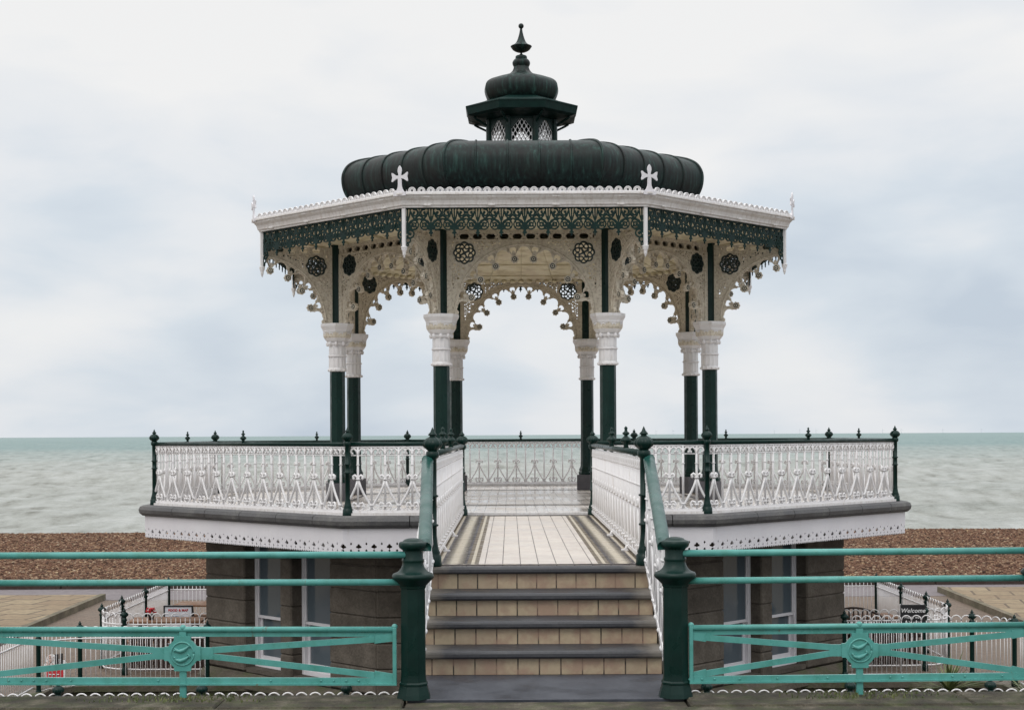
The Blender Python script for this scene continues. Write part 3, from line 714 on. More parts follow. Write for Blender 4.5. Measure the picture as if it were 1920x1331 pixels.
def arch_relief(mb, xf, b0=0, b1=8, lo=0, hi=180):
    th = 0.03
    for w_ in (-th, th):
        mb.tube([(1.115*math.cos(R(a)), 1.115*math.sin(R(a)), w_) for a in np.linspace(lo+1.5,hi-1.5,40)], 0.015, 6, 0, xf=xf)
        for b in BOSS[b0:b1]:
            c, s_ = math.cos(R(b)), math.sin(R(b)); cx, cy = 0.888*c, 0.888*s_
            for rr, h, mi in ((0.050,0.010,0),(0.041,0.016,1),(0.026,0.022,0),(0.013,0.028,1)):
                n = 12; sg = 1 if w_ > 0 else -1
                vs = [(cx+rr*math.cos(2*PI*i/n), cy+rr*math.sin(2*PI*i/n), w_*0.9) for i in range(n)]+[(cx+rr*math.cos(2*PI*i/n), cy+rr*math.sin(2*PI*i/n), w_*0.9+sg*h) for i in range(n)]
                fs = [(i,(i+1)%n,n+(i+1)%n,n+i) for i in range(n)]+[tuple(range(n,2*n))]
                mb.add([xf(v) for v in vs], fs, mi)
            for q in (-1,1):   # stalk mouldings
                a2 = b+q*3.0
                mb.tube([(0.95*math.cos(R(b+q*1.2)),0.95*math.sin(R(b+q*1.2)),w_),(1.0*math.cos(R(b+q*2.6)),1.0*math.sin(R(b+q*2.6)),w_),(1.08*math.cos(R(b+q*4.6)),1.08*math.sin(R(b+q*4.6)),w_)], 0.009, 5, 0, xf=xf)
def arch_mesh():
    mb = MB(); r = 3.205
    plate(mb, f_arch, -1.26, 1.26, -0.02, AH+0.01, 0.0095, -r-0.028, -r+0.028, lambda u,v,w: (u,w,v+Z0))
    xf = lambda p: (p[0], -r-p[2], p[1]+Z0)
    arch_relief(mb, xf)
    for s_ in (-1,1):
        mb.box(min(s_*1.15,s_*1.232), max(s_*1.15,s_*1.232), -r-0.04, -r+0.04, Z0+0.001, Z0+AH-0.14)
        for i in range(6): mb.ball((s_*1.22, -r-0.042, Z0+0.12+i*0.2), 0.009, 6)
    mb.box(-1.24, 1.24, -r-0.042, -r+0.042, Z0+AH-0.045, Z0+AH+0.02)
    mb.box(-1.15, 1.15, -r-0.036, -r+0.036, Z0+1.165, Z0+1.19)
    return mb.mesh('arch', [M['cream'], M['bossdark']])
def medallion(cx, cz, xf):
    mb = MB()
    def f(X,Y):
        d = np.abs(lobed(X,Y,cx,cz,0.158,8,0.022))-0.013
        for i in range(8):
            a = 2*PI*i/8+PI/8; x, y = cx+0.105*math.cos(a), cz+0.105*math.sin(a)
            d = np.minimum(d, np.maximum(d_ring(X,Y,x,y,0.034,0.0085), -d_circ(X,Y,cx+0.15*math.cos(a+0.4),cz+0.15*math.sin(a+0.4),0.02)))
        for i in range(4):
            a = 2*PI*i/4+0.5; d = np.minimum(d, d_seg(X,Y,cx,cz,cx+0.085*math.cos(a),cz+0.085*math.sin(a),0.013))
        return np.minimum(d, d_circ(X,Y,cx,cz,0.026))
    plate(mb, f, cx-0.2, cx+0.2, cz-0.2, cz+0.2, 0.009, -0.036, 0.036, xf)
    return mb
AM = arch_mesh()
def mk_med(s_): return medallion(s_*MEDC[0], MEDC[1], lambda u,v,w: (u,-3.205+w,v+Z0)).mesh('medallion', [M['bossdark']])
MED = [mk_med(-1), mk_med(1)]
# radial bracket: half of the arch reaching from the column out to the canopy corner
def bracket_mesh():
    mb = MB(); x0 = RCc+0.07
    def f(X,Y):
        d = f_arch(X, Y); d = np.maximum(d, X+0.02)
        return np.maximum(d, Y-1.30)
    plate(mb, f, -1.26, 0.0, -0.02, AH+0.01, 0.0105, -0.022, 0.022, lambda u,v,w: (x0+1.25+u, w, v+Z0))
    arch_relief(mb, lambda p: (x0+1.25+p[0], p[2], p[1]+Z0), 4, 8, 90, 180)
    mb.box(x0+0.015, x0+0.085, -0.03, 0.03, Z0+0.001, Z0+AH-0.01)
    return mb.mesh('bracket', [M['cream'], M['bossdark']])
BM = bracket_mesh()
BMED = medallion(-MEDC[0], MEDC[1], lambda u,v,w: (RCc+1.32+u, w, v+Z0)).mesh('medallion', [M['bossdark']])
for k in range(8):
    o = bpart(AM, 'arch', None, k)
    for m_ in MED: sub(m_, 'medallion', None, o)
    a = -PI/2-PI/8+k*PI/4
    o = bpart(BM, 'bracket', None, ang=a); sub(BMED, 'medallion', None, o)

# --- ceiling, soffit
def ceiling():
    mb = MB(); prof = [(3.17,3.09),(3.12,3.12),(0.9,4.10),(0.5,4.6)]
    octlathe(mb, prof, cap=False)
    for k in range(8):
        a = PI/8+k*PI/4
        mb.tube([(r/math.cos(PI/8)*math.cos(a), r/math.cos(PI/8)*math.sin(a), z-0.01) for r, z in prof[1:]], 0.045, 6)
        for t in (-0.5,-0.25,0,0.25,0.5):  # boards' joints as slim battens along each bay
            b = k*PI/4; pts = []
            for r, z in prof[1:3]:
                lx = r; ly = t*2*r*T8*0.98; pts.append((lx*math.cos(b)-ly*math.sin(b), lx*math.sin(b)+ly*math.cos(b), z-0.004))
            mb.tube(pts, 0.013, 5)
    for r, z in ((2.55,3.372),(1.9,3.659),(2.95,3.195)):
        q = octo(r)
        for k in range(8): mb.tube([(*q[k],z-0.01),(*q[(k+1)%8],z-0.01)], 0.018, 5)
    # scalloped trim along the wall plate
    for k in range(8):
        b = k*PI/4
        for i in range(-7,8):
            lx, ly = 3.10, i*0.17
            mb.ball((lx*math.cos(b)-ly*math.sin(b), lx*math.sin(b)+ly*math.cos(b), 3.09), 0.055, 8, sz=0.7)
    return mb
bpart(ceiling(), 'ceiling', [M['board']])
mb = MB(); octlathe(mb, [(3.16,3.252),(3.28,3.27),(4.40,3.44),(4.40,3.52),(3.3,3.4)], cap=False); 
for k in range(8):   # soffit ribs
    for t in (-0.33,0.0,0.33):
        b = k*PI/4; pts = []
        for r, z in ((3.28,3.262),(4.38,3.432)):
            ly = t*2*r*T8; pts.append((r*math.cos(b)-ly*math.sin(b), r*math.sin(b)+ly*math.cos(b), z))
        mb.tube(pts, 0.03, 4)
bpart(mb, 'eaves_soffit', [M['board']])
mb = MB(); octlathe(mb, [(3.33,3.33),(3.22,3.26),(3.22,3.44)], cap=False); octlathe(mb, [(2.95,3.33),(3.0,3.33),(3.0,3.44)], cap=False); bpart(mb, 'void_shade_lining', [M['voidshade']])  # added dark lining behind the hexagon band, void's shade painted on

# --- canopy edge
def cornice():
    mb = MB()
    octlathe(mb, [(4.36,3.44),(4.455,3.44),(4.455,3.465),(4.48,3.475),(4.485,3.50),(4.50,3.54),(4.535,3.575),(4.545,3.59),(4.545,3.612),(4.575,3.618),(4.575,3.642),(4.40,3.66)], cap=False)
    for k in range(8):
        b = -PI/2+k*PI/4
        for u in (-1.47,-0.5,0.47,1.45):
            def xf(p): return (p[0]*math.cos(b+PI/2)-p[1]*math.sin(b+PI/2), p[0]*math.sin(b+PI/2)+p[1]*math.cos(b+PI/2), p[2])
            t = MB(); t.box(u-0.055,u+0.055,-4.552,-4.50,3.578,3.606,0,0.004); t.box(u-0.055,u+0.055,-4.496,-4.44,3.462,3.49,0,0.004)
            mb.add([xf(v) for v in t.v], t.f)
    return mb
bpart(cornice(), 'cornice', [M['cornice']])
mb = MB(); octlathe(mb, [(4.5,3.645),(2.95,3.98),(2.6,4.0)], cap=False); bpart(mb, 'canopy_roof', [M['lead']])
def crest_mesh():
    mb = MB(); r = 4.545; half = r*T8
    def f(X,Y):
        p = 0.1413; s = np.abs(np.mod(X+p/2,p)-p/2)
        d = np.minimum(d_box(X,Y,-half,half,3.63,3.668), d_circ(s,Y,0,3.672,0.061))
        return np.maximum(np.maximum(d, np.abs(X)-half+0.10), -d_circ(s,Y,0,3.683,0.017))
    plate(mb, f, -half, half, 3.62, 3.75, 0.0085, -r, -r+0.018, lambda u,v,w: (u,w,v))
    # raised rims round each lobe
    n = int(half/0.1413)
    for i in range(-n+1,n): mb.tube([(i*0.1413+0.052*math.cos(R(a)), -r-0.002, 3.672+0.052*math.sin(R(a))) for a in range(0,181,20)], 0.008, 4)
    return mb.mesh('crest', [M['white']])
def valance_mesh():
    mb = MB(); r = 4.41; half = r*T8; top = 3.445; p = 0.355; h = 0.0098
    def f(X,Y):
        t = top-Y; s = np.abs(np.mod(X+p/2,p)-p/2)
        L_ = [t-0.022]
        L_.append(d_seg(s,t,0,0.0,0,0.43,0.0085))
        L_.append(d_poly(s,t,[(0.047,0.0),(0.036,0.08),(0.030,0.13),(0.008,0.20)],0.0085))
        L_.append(d_poly(s,t,arcpts(0.105,0.078,0.050,-100,175,12),0.0105))
        L_.append(d_circ(s,t,0.098,0.075,0.0195)); L_.append(d_seg(s,t,0.098,0.078,0.075,0.125,0.013))
        L_.append(d_poly(s,t,[(0.055,0.07),(0.07,0.13),(0.10,0.165),(0.15,0.19)],0.010))
        L_.append(d_seg(s,t,0.1775,0.115,0.085,0.19,0.0115))
        L_.append(d_seg(s,t,0.1775,0.03,0.1775,0.12,0.006))
        L_.append(d_ring(s,t,0.092,0.262,0.072,0.0085))
        L_.append(d_poly(s,t,arcpts(0.1775,0.262,0.055,120,240,8),0.007))
        L_.append(d_poly(s,t,arcpts(0.1775,0.345,0.172,180,270,10),0.0095))
        L_.append(d_ring(s,t,0.097,0.262,0.028,0.009)); L_.append(d_seg(s,t,0.0,0.30,0.09,0.262,0.008))
        L_.append(d_ring(s,t,0.03,0.30,0.028,0.009))
        L_.append(d_circ(s,t,0,0.355,0.018)); L_.append(d_seg(s,t,0.022,0.385,0,0.385,0.012)); L_.append(d_circ(s,t,0,0.425,0.011))
        d = np.minimum.reduce(L_)-0.0014; d = np.maximum(d, t-0.44)
        A = half-np.abs(X)      # corner lace hanging beside the drop rods
        E = [np.maximum(A-0.03, t-0.60), d_ring(A,t,0.09,0.40,0.058,0.012), d_circ(A,t,0.09,0.40,0.024), d_ring(A,t,0.06,0.495,0.036,0.011), d_ring(A,t,0.045,0.56,0.02,0.010), d_seg(A,t,0.12,0.34,0.16,0.33,0.012)]
        return np.minimum(d, np.minimum.reduce(E))
    plate(mb, f, -half, half, top-0.62, top+0.004, 0.0085, -r, -r+0.016, lambda u,v,w: (u,w,v))
    return mb.mesh('valance', [M['green_dull']])
def rod_mesh():
    mb = MB(); mb.box(-0.028,0.028,-0.028,0.028,2.86,3.44,0,0.006)
    mb.lathe([(0.034,2.86),(0.05,2.855),(0.05,2.84),(0.04,2.83),(0.048,2.815),(0.03,2.79),(0.024,2.75),(0.026,2.73),(0.012,2.715),(0.016,2.70),(0.002,2.68)], 12)
    return mb.mesh('drop_rod', [M['white']])
def cross_mesh():
    mb = MB()
    def f(X,Y):
        A = np.abs(X); t = Y-3.62
        base = np.maximum(A-(0.028+0.085*np.clip(1-t/0.16,0,1)**2.2), np.maximum(-t, t-0.24))
        arm = np.maximum(np.maximum(A-0.122-0.012*np.clip(np.abs(t-0.265)/0.05,0,1)**1.0, -9+0*A), np.abs(t-0.265)-(0.022+0.045*np.clip((A-0.035)/0.085,0,1)**1.6))
        notch = d_circ(A,t,0.15,0.265,0.026)
        arm = np.maximum(arm, -notch)
        top_ = np.maximum(A-np.interp(t,[0.24,0.29,0.36,0.40,0.44],[0.02,0.016,0.032,0.026,0.0]), np.maximum(0.22-t, t-0.44))
        return np.minimum(np.minimum(base, arm), top_)
    plate(mb, f, -0.16, 0.16, 3.61, 4.07, 0.006, -0.012, 0.012, lambda u,v,w: (w,u,v))
    mb.box(-0.02,0.02,-0.10,0.10,3.60,3.66)
    return mb.mesh('cross_finial', [M['coldwhite']])
CRm, VAm, RDm, XFm = crest_mesh(), valance_mesh(), rod_mesh(), cross_mesh()
for k in range(8):
    bpart(CRm, 'crest', None, k); bpart(VAm, 'valance', None, k)
    x, y, a = corner(4.41/math.cos(PI/8)+0.0, k); link('drop_rod', RDm, BS, (x,y,5.5), a)
    x, y, a = corner(4.545/math.cos(PI/8)-0.01, k); link('cross_finial', XFm, BS, (x,y,5.5), a)

# --- copper roof with standing seams
RP = [(2.62,3.92),(2.85,3.97),(2.99,4.08),(3.07,4.22),(3.10,4.38),(3.085,4.52),(3.01,4.65),(2.88,4.735),(2.70,4.79),(2.45,4.835),(2.2,4.865),(1.9,4.875),(1.4,4.87),(0.5,4.87)]
mb = MB(); octlathe(mb, RP, smooth=False)
roofm = mb.mesh('roof', [M['copper']]); roof = bpart(roofm, 'roof', None)
def smooth_profile(P, n=4):
    out = []
    for i in range(len(P)-1):
        p0, p1, p2, p3 = P[max(i-1,0)], P[i], P[i+1], P[min(i+2,len(P)-1)]
        for j in range(n):
            t = j/n; q = []
            for d in (0,1): q.append(0.5*((2*p1[d])+(-p0[d]+p2[d])*t+(2*p0[d]-5*p1[d]+4*p2[d]-p3[d])*t*t+(-p0[d]+3*p1[d]-3*p2[d]+p3[d])*t**3))
            out.append(tuple(q))
    return out+[P[-1]]
SRP = smooth_profile(RP)
mb = MB()
for k in range(8):   # one smooth strip per side, creased at the hips
    b = -PI/2+k*PI/4; vs = []
    for r, z in SRP:
        for t in (-1,1):
            lx, ly = r, t*r*T8; vs.append((lx*math.cos(b)-ly*math.sin(b), lx*math.sin(b)+ly*math.cos(b), z))
    mb.add(vs, [(2*i,2*i+1,2*i+3,2*i+2) for i in range(len(SRP)-1)], 0, True)
roof.data = mb.mesh('roof', [M['copper']])
mb = MB()
for k in range(8):
    b = -PI/2+k*PI/4
    def P3(r, ly, z): return (r*math.cos(b)-ly*math.sin(b), r*math.sin(b)+ly*math.cos(b), z)
    for u in (-0.77,-0.257,0.257,0.77):
        pts = [P3(r+0.004, u, z+0.004) for r, z in SRP if r*T8 >= abs(u)]
        mb.tube(pts, 0.017, 6)
    mb.tube([P3(r+0.002, r*T8, z+0.002) for r, z in SRP], 0.026, 6)
sub(mb, 'standing_seam', [M['copper']], roof)
# --- lantern
LT = MB(); octlathe(LT, [(0.66,4.86),(0.66,5.02),(0.60,5.06)], cap=False)
for k in range(8):
    x, y, a = corner(0.585/math.cos(PI/8), k); LT.lathe([(0.055,4.95),(0.055,5.80)], 8, (x,y,0), 0, False)
    b = k*PI/4
octlathe(LT, [(0.59,5.74),(0.60,5.74),(0.60,5.86)], cap=False)
lant = bpart(LT, 'lantern', [M['green']])
def lattice_mesh():
    mb = MB(); r = 0.575
    def f(X,Y):
        frame = d_box(X,Y,-0.215,0.215,5.0,5.78)
        A = np.abs(X); op = np.maximum(np.maximum(A-0.175, 5.06-Y), np.where(Y > 5.42, A*1.25+(Y-5.42)-0.02-0.20, -9))
        d = np.maximum(frame, -op)
        p = 0.078; q = 0.135
        n = np.abs(np.cos(2*PI*X/p)+np.cos(2*PI*Y/q))
        lat = n*0.0135-0.0062
        d2 = np.maximum(lat, op)
        return np.minimum(d2, np.maximum(op*1.0-0.012, -op))
    def fr(X,Y):
        A = np.abs(X); frame = d_box(X,Y,-0.24,0.24,5.0,5.78)
        op = np.maximum(np.maximum(A-0.178, 5.06-Y), np.where(Y > 5.42, A*1.25+(Y-5.42)-0.22, -9))
        return np.maximum(frame, -op+0.004)
    plate(mb, f, -0.22, 0.22, 5.0, 5.75, 0.006, -r-0.006, -r+0.006, lambda u,v,w: (u,w,v), 0)
    plate(mb, fr, -0.235, 0.235, 5.01, 5.77, 0.01, -r-0.02, -r-0.008, lambda u,v,w: (u,w,v), 1)
    return mb.mesh('lattice_window', [M['white'], M['green']])
LW = lattice_mesh()
for k in range(8): sub(LW, 'lattice_window', None, lant).rotation_euler = (0,0,k*PI/4)
mb = MB(); octlathe(mb, [(0.60,5.64),(0.90,5.69),(0.965,5.715),(0.99,5.835),(1.0,5.84),(1.0,5.86),(0.80,5.93),(0.66,5.98),(0.55,6.03)], cap=False)
octlathe(mb, [(0.60,5.66),(0.60,5.6),(0.58,5.6)], cap=False)
for k in range(8):
    x0_, y0_, a = corner(0.62, k); x1_, y1_, a = corner(0.93, k)
    mb.tube([(x0_,y0_,5.42),(x0_*1.08,y0_*1.08,5.54),(x1_*0.93,y1_*0.93,5.64),(x1_,y1_,5.68)], 0.022, 5)
eav = bpart(mb, 'lantern_eaves', [M['green_dull']])
DP = smooth_profile([(0.54,6.00),(0.60,6.06),(0.640,6.16),(0.648,6.25),(0.62,6.335),(0.54,6.40),(0.42,6.445),(0.30,6.475),(0.21,6.52),(0.155,6.58),(0.13,6.66)], 3)
mb = MB()
for k in range(8):
    b = -PI/2+k*PI/4; vs = []
    for r, z in DP:
        for t in (-1,0,1):
            lx = r*(1.0+ (0.03 if t == 0 else 0)); ly = t*r*T8; vs.append((lx*math.cos(b)-ly*math.sin(b), lx*math.sin(b)+ly*math.cos(b), z))
    mb.add(vs, [(3*i+j,3*i+j+1,3*i+j+4,3*i+j+3) for i in range(len(DP)-1) for j in (0,1)], 0, True)
dome = bpart(mb, 'cupola_dome', [M['copper']])
mb = MB(); mb.lathe(smooth_profile([(0.13,6.64),(0.14,6.66),(0.158,6.70),(0.158,6.745),(0.125,6.79),(0.10,6.80),(0.105,6.81),(0.10,6.85),(0.05,6.87),(0.022,6.89),(0.022,6.915),(0.075,6.925),(0.145,6.96),(0.185,7.01),(0.19,7.03),(0.13,7.06),(0.085,7.11),(0.05,7.20),(0.028,7.29),(0.02,7.355)],3), 24, (0,0,0))
mb.ball((0,0,7.395), 0.05, 14)
bpart(mb, 'spire', [M['copper']])

# ------------------------------------------------------------------ balustrades
def panel(mb, n, pitch, xf, top=1.02, half0=True, phase=0):
    """n bays of scrolled ironwork; u along, h up; every second bar carries a fleur"""
    Lg = n*pitch; r = 0.0175; K = 1.5
    def T(pts, rr, ns=5): mb.tube([(u,0,h) for u,h in pts], [q*K for q in rr] if isinstance(rr,list) else rr*K, ns, xf=xf)
    def disc(u, h, rr=0.026, hh=0.008): mb.lathe([(0.008,h-hh),(rr,h-hh*0.6),(rr,h+hh*0.6),(0.008,h+hh)], 8, (u,0,0), xf=xf)
    for i in range(n):
        u = (i+0.5)*pitch
        T([(u,0.07),(u,0.96)], r/K)
        disc(u,0.71); disc(u,0.865,0.022)
        for s_ in (-1,1):
            T([(u,0.85),(u+s_*0.020,0.905),(u+s_*0.052,0.935),(u+s_*0.084,0.925),(u+s_*0.098,0.893),(u+s_*0.086,0.868),(u+s_*0.066,0.872)], [0.011]*6+[0.014])
        if (i+phase) % 2 == 0:
            disc(u,0.51,0.034,0.012)
            for s_ in (-1,1):
                T([(u,0.49),(u+s_*0.018,0.545),(u+s_*0.045,0.565),(u+s_*0.066,0.548),(u+s_*0.066,0.520),(u+s_*0.050,0.515)], [0.012,0.012,0.013,0.014,0.014,0.016])
                T([(u+s_*0.006,0.49),(u+s_*0.034,0.40),(u+s_*0.080,0.30),(u+s_*0.140,0.20),(u+s_*0.180,0.13),(u+s_*(pitch-0.01),0.09)], 0.0125)
                T([(u+s_*0.01,0.13),(u+s_*0.030,0.17),(u+s_*0.062,0.178),(u+s_*0.084,0.150),(u+s_*0.074,0.122),(u+s_*0.052,0.132)], [0.012]*5+[0.016])
                T([(u+s_*0.084,0.15),(u+s_*0.078,0.105),(u+s_*0.05,0.078),(u+s_*0.01,0.072)], 0.011)
            disc(u,0.13,0.036,0.014)
        else:
            disc(u,0.145,0.034,0.012)
            for s_ in (-1,1):
                T([(u+s_*0.006,0.12),(u+s_*0.03,0.085),(u+s_*0.07,0.07)], 0.011)
    T([(0.0,0.842),(Lg,0.842)], 0.0065); T([(0.0,0.955),(Lg,0.955)], 0.010)
    # bottom rail
    vs = [(a,b,c) for a in (0,Lg) for b in (-0.022,0.022) for c in (0.038,0.075)]
    mb.add([xf(v) for v in vs], [(0,1,3,2),(4,6,7,5),(0,4,5,1),(2,3,7,6),(1,5,7,3),(0,2,6,4)])
def mesh_post(h=1.02, ringz=(0.60,0.72), r=0.036):
    mb = MB()
    mb.lathe([(0.072,0),(0.075,0.01),(0.070,0.09),(0.058,0.10),(0.062,0.115),(0.048,0.15),(0.040,0.20),(r,0.26)]+
             [q for rz in ringz for q in ((r,rz-0.012),(r+0.014,rz-0.006),(r+0.014,rz+0.006),(r,rz+0.012))]+
             [(r,h-0.05),(0.052,h-0.035),(0.056,h-0.02),(0.056,h+0.012),(0.042,h+0.02),(0.032,h+0.03)], 16)
    return mb.mesh('post', [M['green']])
def mesh_finial(s=1.0, slim=False, name='finial'):
    mb = MB()
    if not slim:
        mb.lathe([(a*s,b*s) for a,b in [(0.030,0.0),(0.036,0.012),(0.050,0.022),(0.078,0.050),(0.083,0.070),(0.076,0.092),(0.055,0.116),(0.026,0.132),(0.022,0.140),(0.036,0.146),(0.034,0.154),(0.018,0.172),(0.009,0.196),(0.001,0.214)]], 48, flute=12, famp=0.10, frange=(0.02*s,0.12*s))
    else:
        mb.lathe([(a*s,b*s) for a,b in [(0.026,0.0),(0.020,0.02),(0.028,0.04),(0.047,0.056),(0.050,0.066),(0.040,0.082),(0.018,0.100),(0.014,0.108),(0.032,0.122),(0.030,0.130),(0.014,0.142),(0.012,0.160),(0.016,0.172),(0.001,0.188)]], 40, flute=10, famp=0.09, frange=(0.03*s,0.09*s))
    return mb.mesh(name, [M['green']])
POST, FIN, FINS = mesh_post(), mesh_finial(), mesh_finial(1.0, True)
ZD = -1.12
PB = thing('platform_balustrade', 'white scrolled iron balustrade with dark green rail and onion finials around the bandstand platform', 'balustrade', (0, DC, ZD))
RPo = 6.08; APo = RPo*T8
def face_xf(r, u0): return lambda p: (u0+p[0], -r+p[1], p[2])
nfull = 24; pit = 2*(APo-0.05)/nfull
mb = MB(); panel(mb, nfull, pit, face_xf(RPo, -(APo-0.05))); PFULL = mb.mesh('iron_panel', [M['white']])
def rail_mesh(x0, x1, r):
    mb = MB(); mb.tube([(x0,-r,1.0),(x1,-r,1.0)], 0.030, 10); return mb.mesh('top_rail', [M['green']])
RF = rail_mesh(-APo, APo, RPo)
BW = 0.905
for k in range(8):
    if k == 0:
        Ls = APo-0.05-BW-0.04; n_ = 8; p_ = Ls/n_
        mb = MB(); panel(mb, n_, p_, face_xf(RPo, -(APo-0.05))); build(mb, 'iron_panel', M['white'], PB)
        mb = MB(); panel(mb, n_, p_, face_xf(RPo, BW+0.04), phase=1); build(mb, 'iron_panel', M['white'], PB)
        link('top_rail', rail_mesh(-APo,-BW,RPo), PB); link('top_rail', rail_mesh(BW,APo,RPo), PB)
    else:
        link('iron_panel', PFULL, PB, (0,0,0), k*PI/4); link('top_rail', RF, PB, (0,0,0), k*PI/4)
        a = k*PI/4
        link('small_finial', FINS, PB, (RPo*math.sin(a), -RPo*math.cos(a), 1.025), a)
    x, y, a = corner(RPo/math.cos(PI/8), k)
    p = link('post', POST, PB, (x,y,0.0), a); link('finial', FIN, p, (0,0,1.03))
# tile plinth strip below the panels
mb = MB(); octlathe(mb, [(6.13,0.0),(6.13,0.036),(6.03,0.036),(6.03,0.0)], cap=False); build(mb, 'base_strip', M['cornice'], PB)

# bridge balustrades
Y0, Y1 = 12.70, 20.55
for s_, lab in ((-1,'white scrolled iron balustrade along the left side of the footbridge, with four green finials'), (1,'white scrolled iron balustrade along the right side of the footbridge, with four green finials')):
    BB = thing('footbridge_balustrade', lab, 'balustrade', (s_*BW, Y0, ZD), 'balustrades of the footbridge')
    mb = MB(); Lg = Y1-Y0-0.1; n_ = 38
    panel(mb, n_, Lg/n_, lambda p: (p[1], 0.05+p[0], p[2]*0.95), 1.0)
    build(mb, 'iron_panel', M['white'], BB)
    mb = MB(); mb.tube([(0,0,0.955),(0,Y1-Y0,0.97)], 0.030, 10); build(mb, 'top_rail', M['green'], BB)
    pm = mesh_post(0.965, (0.35,0.60), 0.034)
    for yy in (0.0, Y1-Y0):
        p = link('post', pm, BB, (0,yy,0)); link('finial', FIN, p, (0,0,0.975)).scale = (1.06,1.06,1.0)
    for yy in (1.95, 4.0): link('small_finial', mesh_finial(1.15, True, 'small_finial'), BB, (0,yy,0.985))
    mb = MB()
    for yy in (1.5, 3.6):
        mb.tube([(0,yy,0.06),(-s_*0.03,yy,0.05),(-s_*0.05,yy,0.01)], 0.016, 6); mb.box(min(-s_*0.02,-s_*0.085),max(-s_*0.02,-s_*0.085),yy-0.03,yy+0.03,0.0065,0.022)
    build(mb, 'stay', M['white'], BB)
# ------------------------------------------------------------------ footbridge and steps
FB = thing('footbridge', 'tiled footbridge with patterned border leading level to the bandstand platform', 'bridge', (0, Y0, ZD))
mb = MB(); mb.box(-1.0,1.0,0.02,8.0,-0.32,0.0); build(mb, 'bridge_deck', M['floor'], FB, (0,0,0))
def border(s_):
    mb = MB(); y0, y1 = 0.10, 7.75
    def strip(a, b, z, mi): mb.box(min(s_*a,s_*b), max(s_*a,s_*b), y0, y1, 0.0005, z, mi)
    strip(0.585,0.62,0.004,2); strip(0.555,0.585,0.005,1); strip(0.52,0.555,0.004,2)
    strip(0.62,0.845,0.003,1)
    strip(0.845,0.875,0.005,1); strip(0.875,0.97,0.004,2)
    # zigzag: cream diamonds laid over the dark ground
    p = 0.12; y = y0; c = 0.7325
    while y < y1-p:
        for e in (0.6205, 0.8445):
            tip = c+(0.022 if e > c else -0.022); q = [(s_*e,y+0.008),(s_*tip,y+p/2),(s_*e,y+p-0.008)]
            if (e > c) == (s_ > 0): q = q[::-1]
            mb.add([(a_,b_,0.0055) for a_,b_ in q], [(0,1,2)], 0)
        y += p
    strip(0.62,0.642,0.0062,0); strip(0.823,0.845,0.0062,0)
    return mb
for s_ in (-1,1): build(border(s_), 'tile_border', [M['dark_tile'], M['cream_tile'], M['brown_tile']], FB)
mb = MB(); mb.box(-0.98,0.98,0.03,0.10,0.0005,0.006,0)
for i in range(22): 
    x = -0.95+i*0.088; mb.add([(x,0.065,0.0085),(x+0.04,0.045,0.0085),(x+0.08,0.065,0.0085),(x+0.04,0.085,0.0085)], [(0,1,2,3)], 1)
mb.box(-0.90,0.90,7.76,7.84,0.0005,0.006,0)
for i in range(20):
    x = -0.88+i*0.088; mb.add([(x,7.80,0.0085),(x+0.04,7.78,0.0085),(x+0.08,7.80,0.0085),(x+0.04,7.82,0.0085)], [(0,1,2,3)], 1)
build(mb, 'cross_border', [M['dark_tile'], M['cream_tile']], FB)
mb = MB()
for s_ in (-1,1): mb.box(min(s_*0.93,s_*1.05), max(s_*0.93,s_*1.05), 0.03, 7.9, -0.55, -0.02, 0, 0.01)
build(mb, 'side_girder', M['coldwhite'], FB)
ST = thing('entrance_steps', 'four steps of buff riser tiles under dark slate nosings, rising from the slate landing', 'steps', (0, 11.54, -1.87))
ns = 4; rh = 0.75/4; tr = (12.60-11.54)/3
for i in range(ns+0):
    yf = i*tr; z0 = i*rh; z1 = (i+1)*rh
    mb = MB(); mb.box(-0.935,0.935, yf+0.050, yf+0.07, z0-0.002, z1-0.062); r_ = build(mb, 'riser', M['risertile'], ST)
    mb = MB(); x0_, x1_ = -0.945, 0.945
    prof = [(0.0,z1-0.045),(0.003,z1-0.022),(0.012,z1-0.008),(0.026,z1-0.001),(tr+0.06,z1-0.001),(tr+0.06,z1-0.062),(0.02,z1-0.062),(0.006,z1-0.056)]
    if i == ns-1: prof = [(a if a < 0.2 else 0.115, b) for a, b in prof]
    n = len(prof); vs = [(x0_,yf+a,b) for a,b in prof]+[(x1_,yf+a,b) for a,b in prof]
    mb.add(vs, [(j,(j+1)%n,n+(j+1)%n,n+j) for j in range(n)]+[tuple(range(n)),tuple(range(n,2*n))[::-1]])
    build(mb, 'nosing', M['nosing'], ST)
mb = MB()
for i in range(ns): mb.box(-0.93,0.93, i*tr+0.072, 3*tr+0.5 if i == ns-1 else (i+1)*tr+0.07, -2.13 if i else -2.13, (i+1)*rh-0.064)
build(mb, 'step_core', M['wallstone'], ST)
mb = MB()
for s_ in (-1,1):   # side strings of dark stone
    pts = [(0.0,-2.13),(3*tr+0.5,-2.13),(3*tr+0.5,ns*rh-0.07),(3*tr+0.02,ns*rh-0.07),(0.0,-0.02)]
    a, b = s_*0.945, s_*1.04; n = len(pts)
    vs = [(a,y,z) for y,z in pts]+[(b,y,z) for y,z in pts]
    mb.add(vs, [(j,(j+1)%n,n+(j+1)%n,n+j) for j in range(n)]+[tuple(range(n)),tuple(range(n,2*n))[::-1]])
build(mb, 'side_string', M['wallstone'], ST)
mb = MB(); mb.box(-0.98,0.98,-1.03,0.03,-0.35,0.0,0,0.006); build(mb, 'landing_slab', M['slab'], ST)

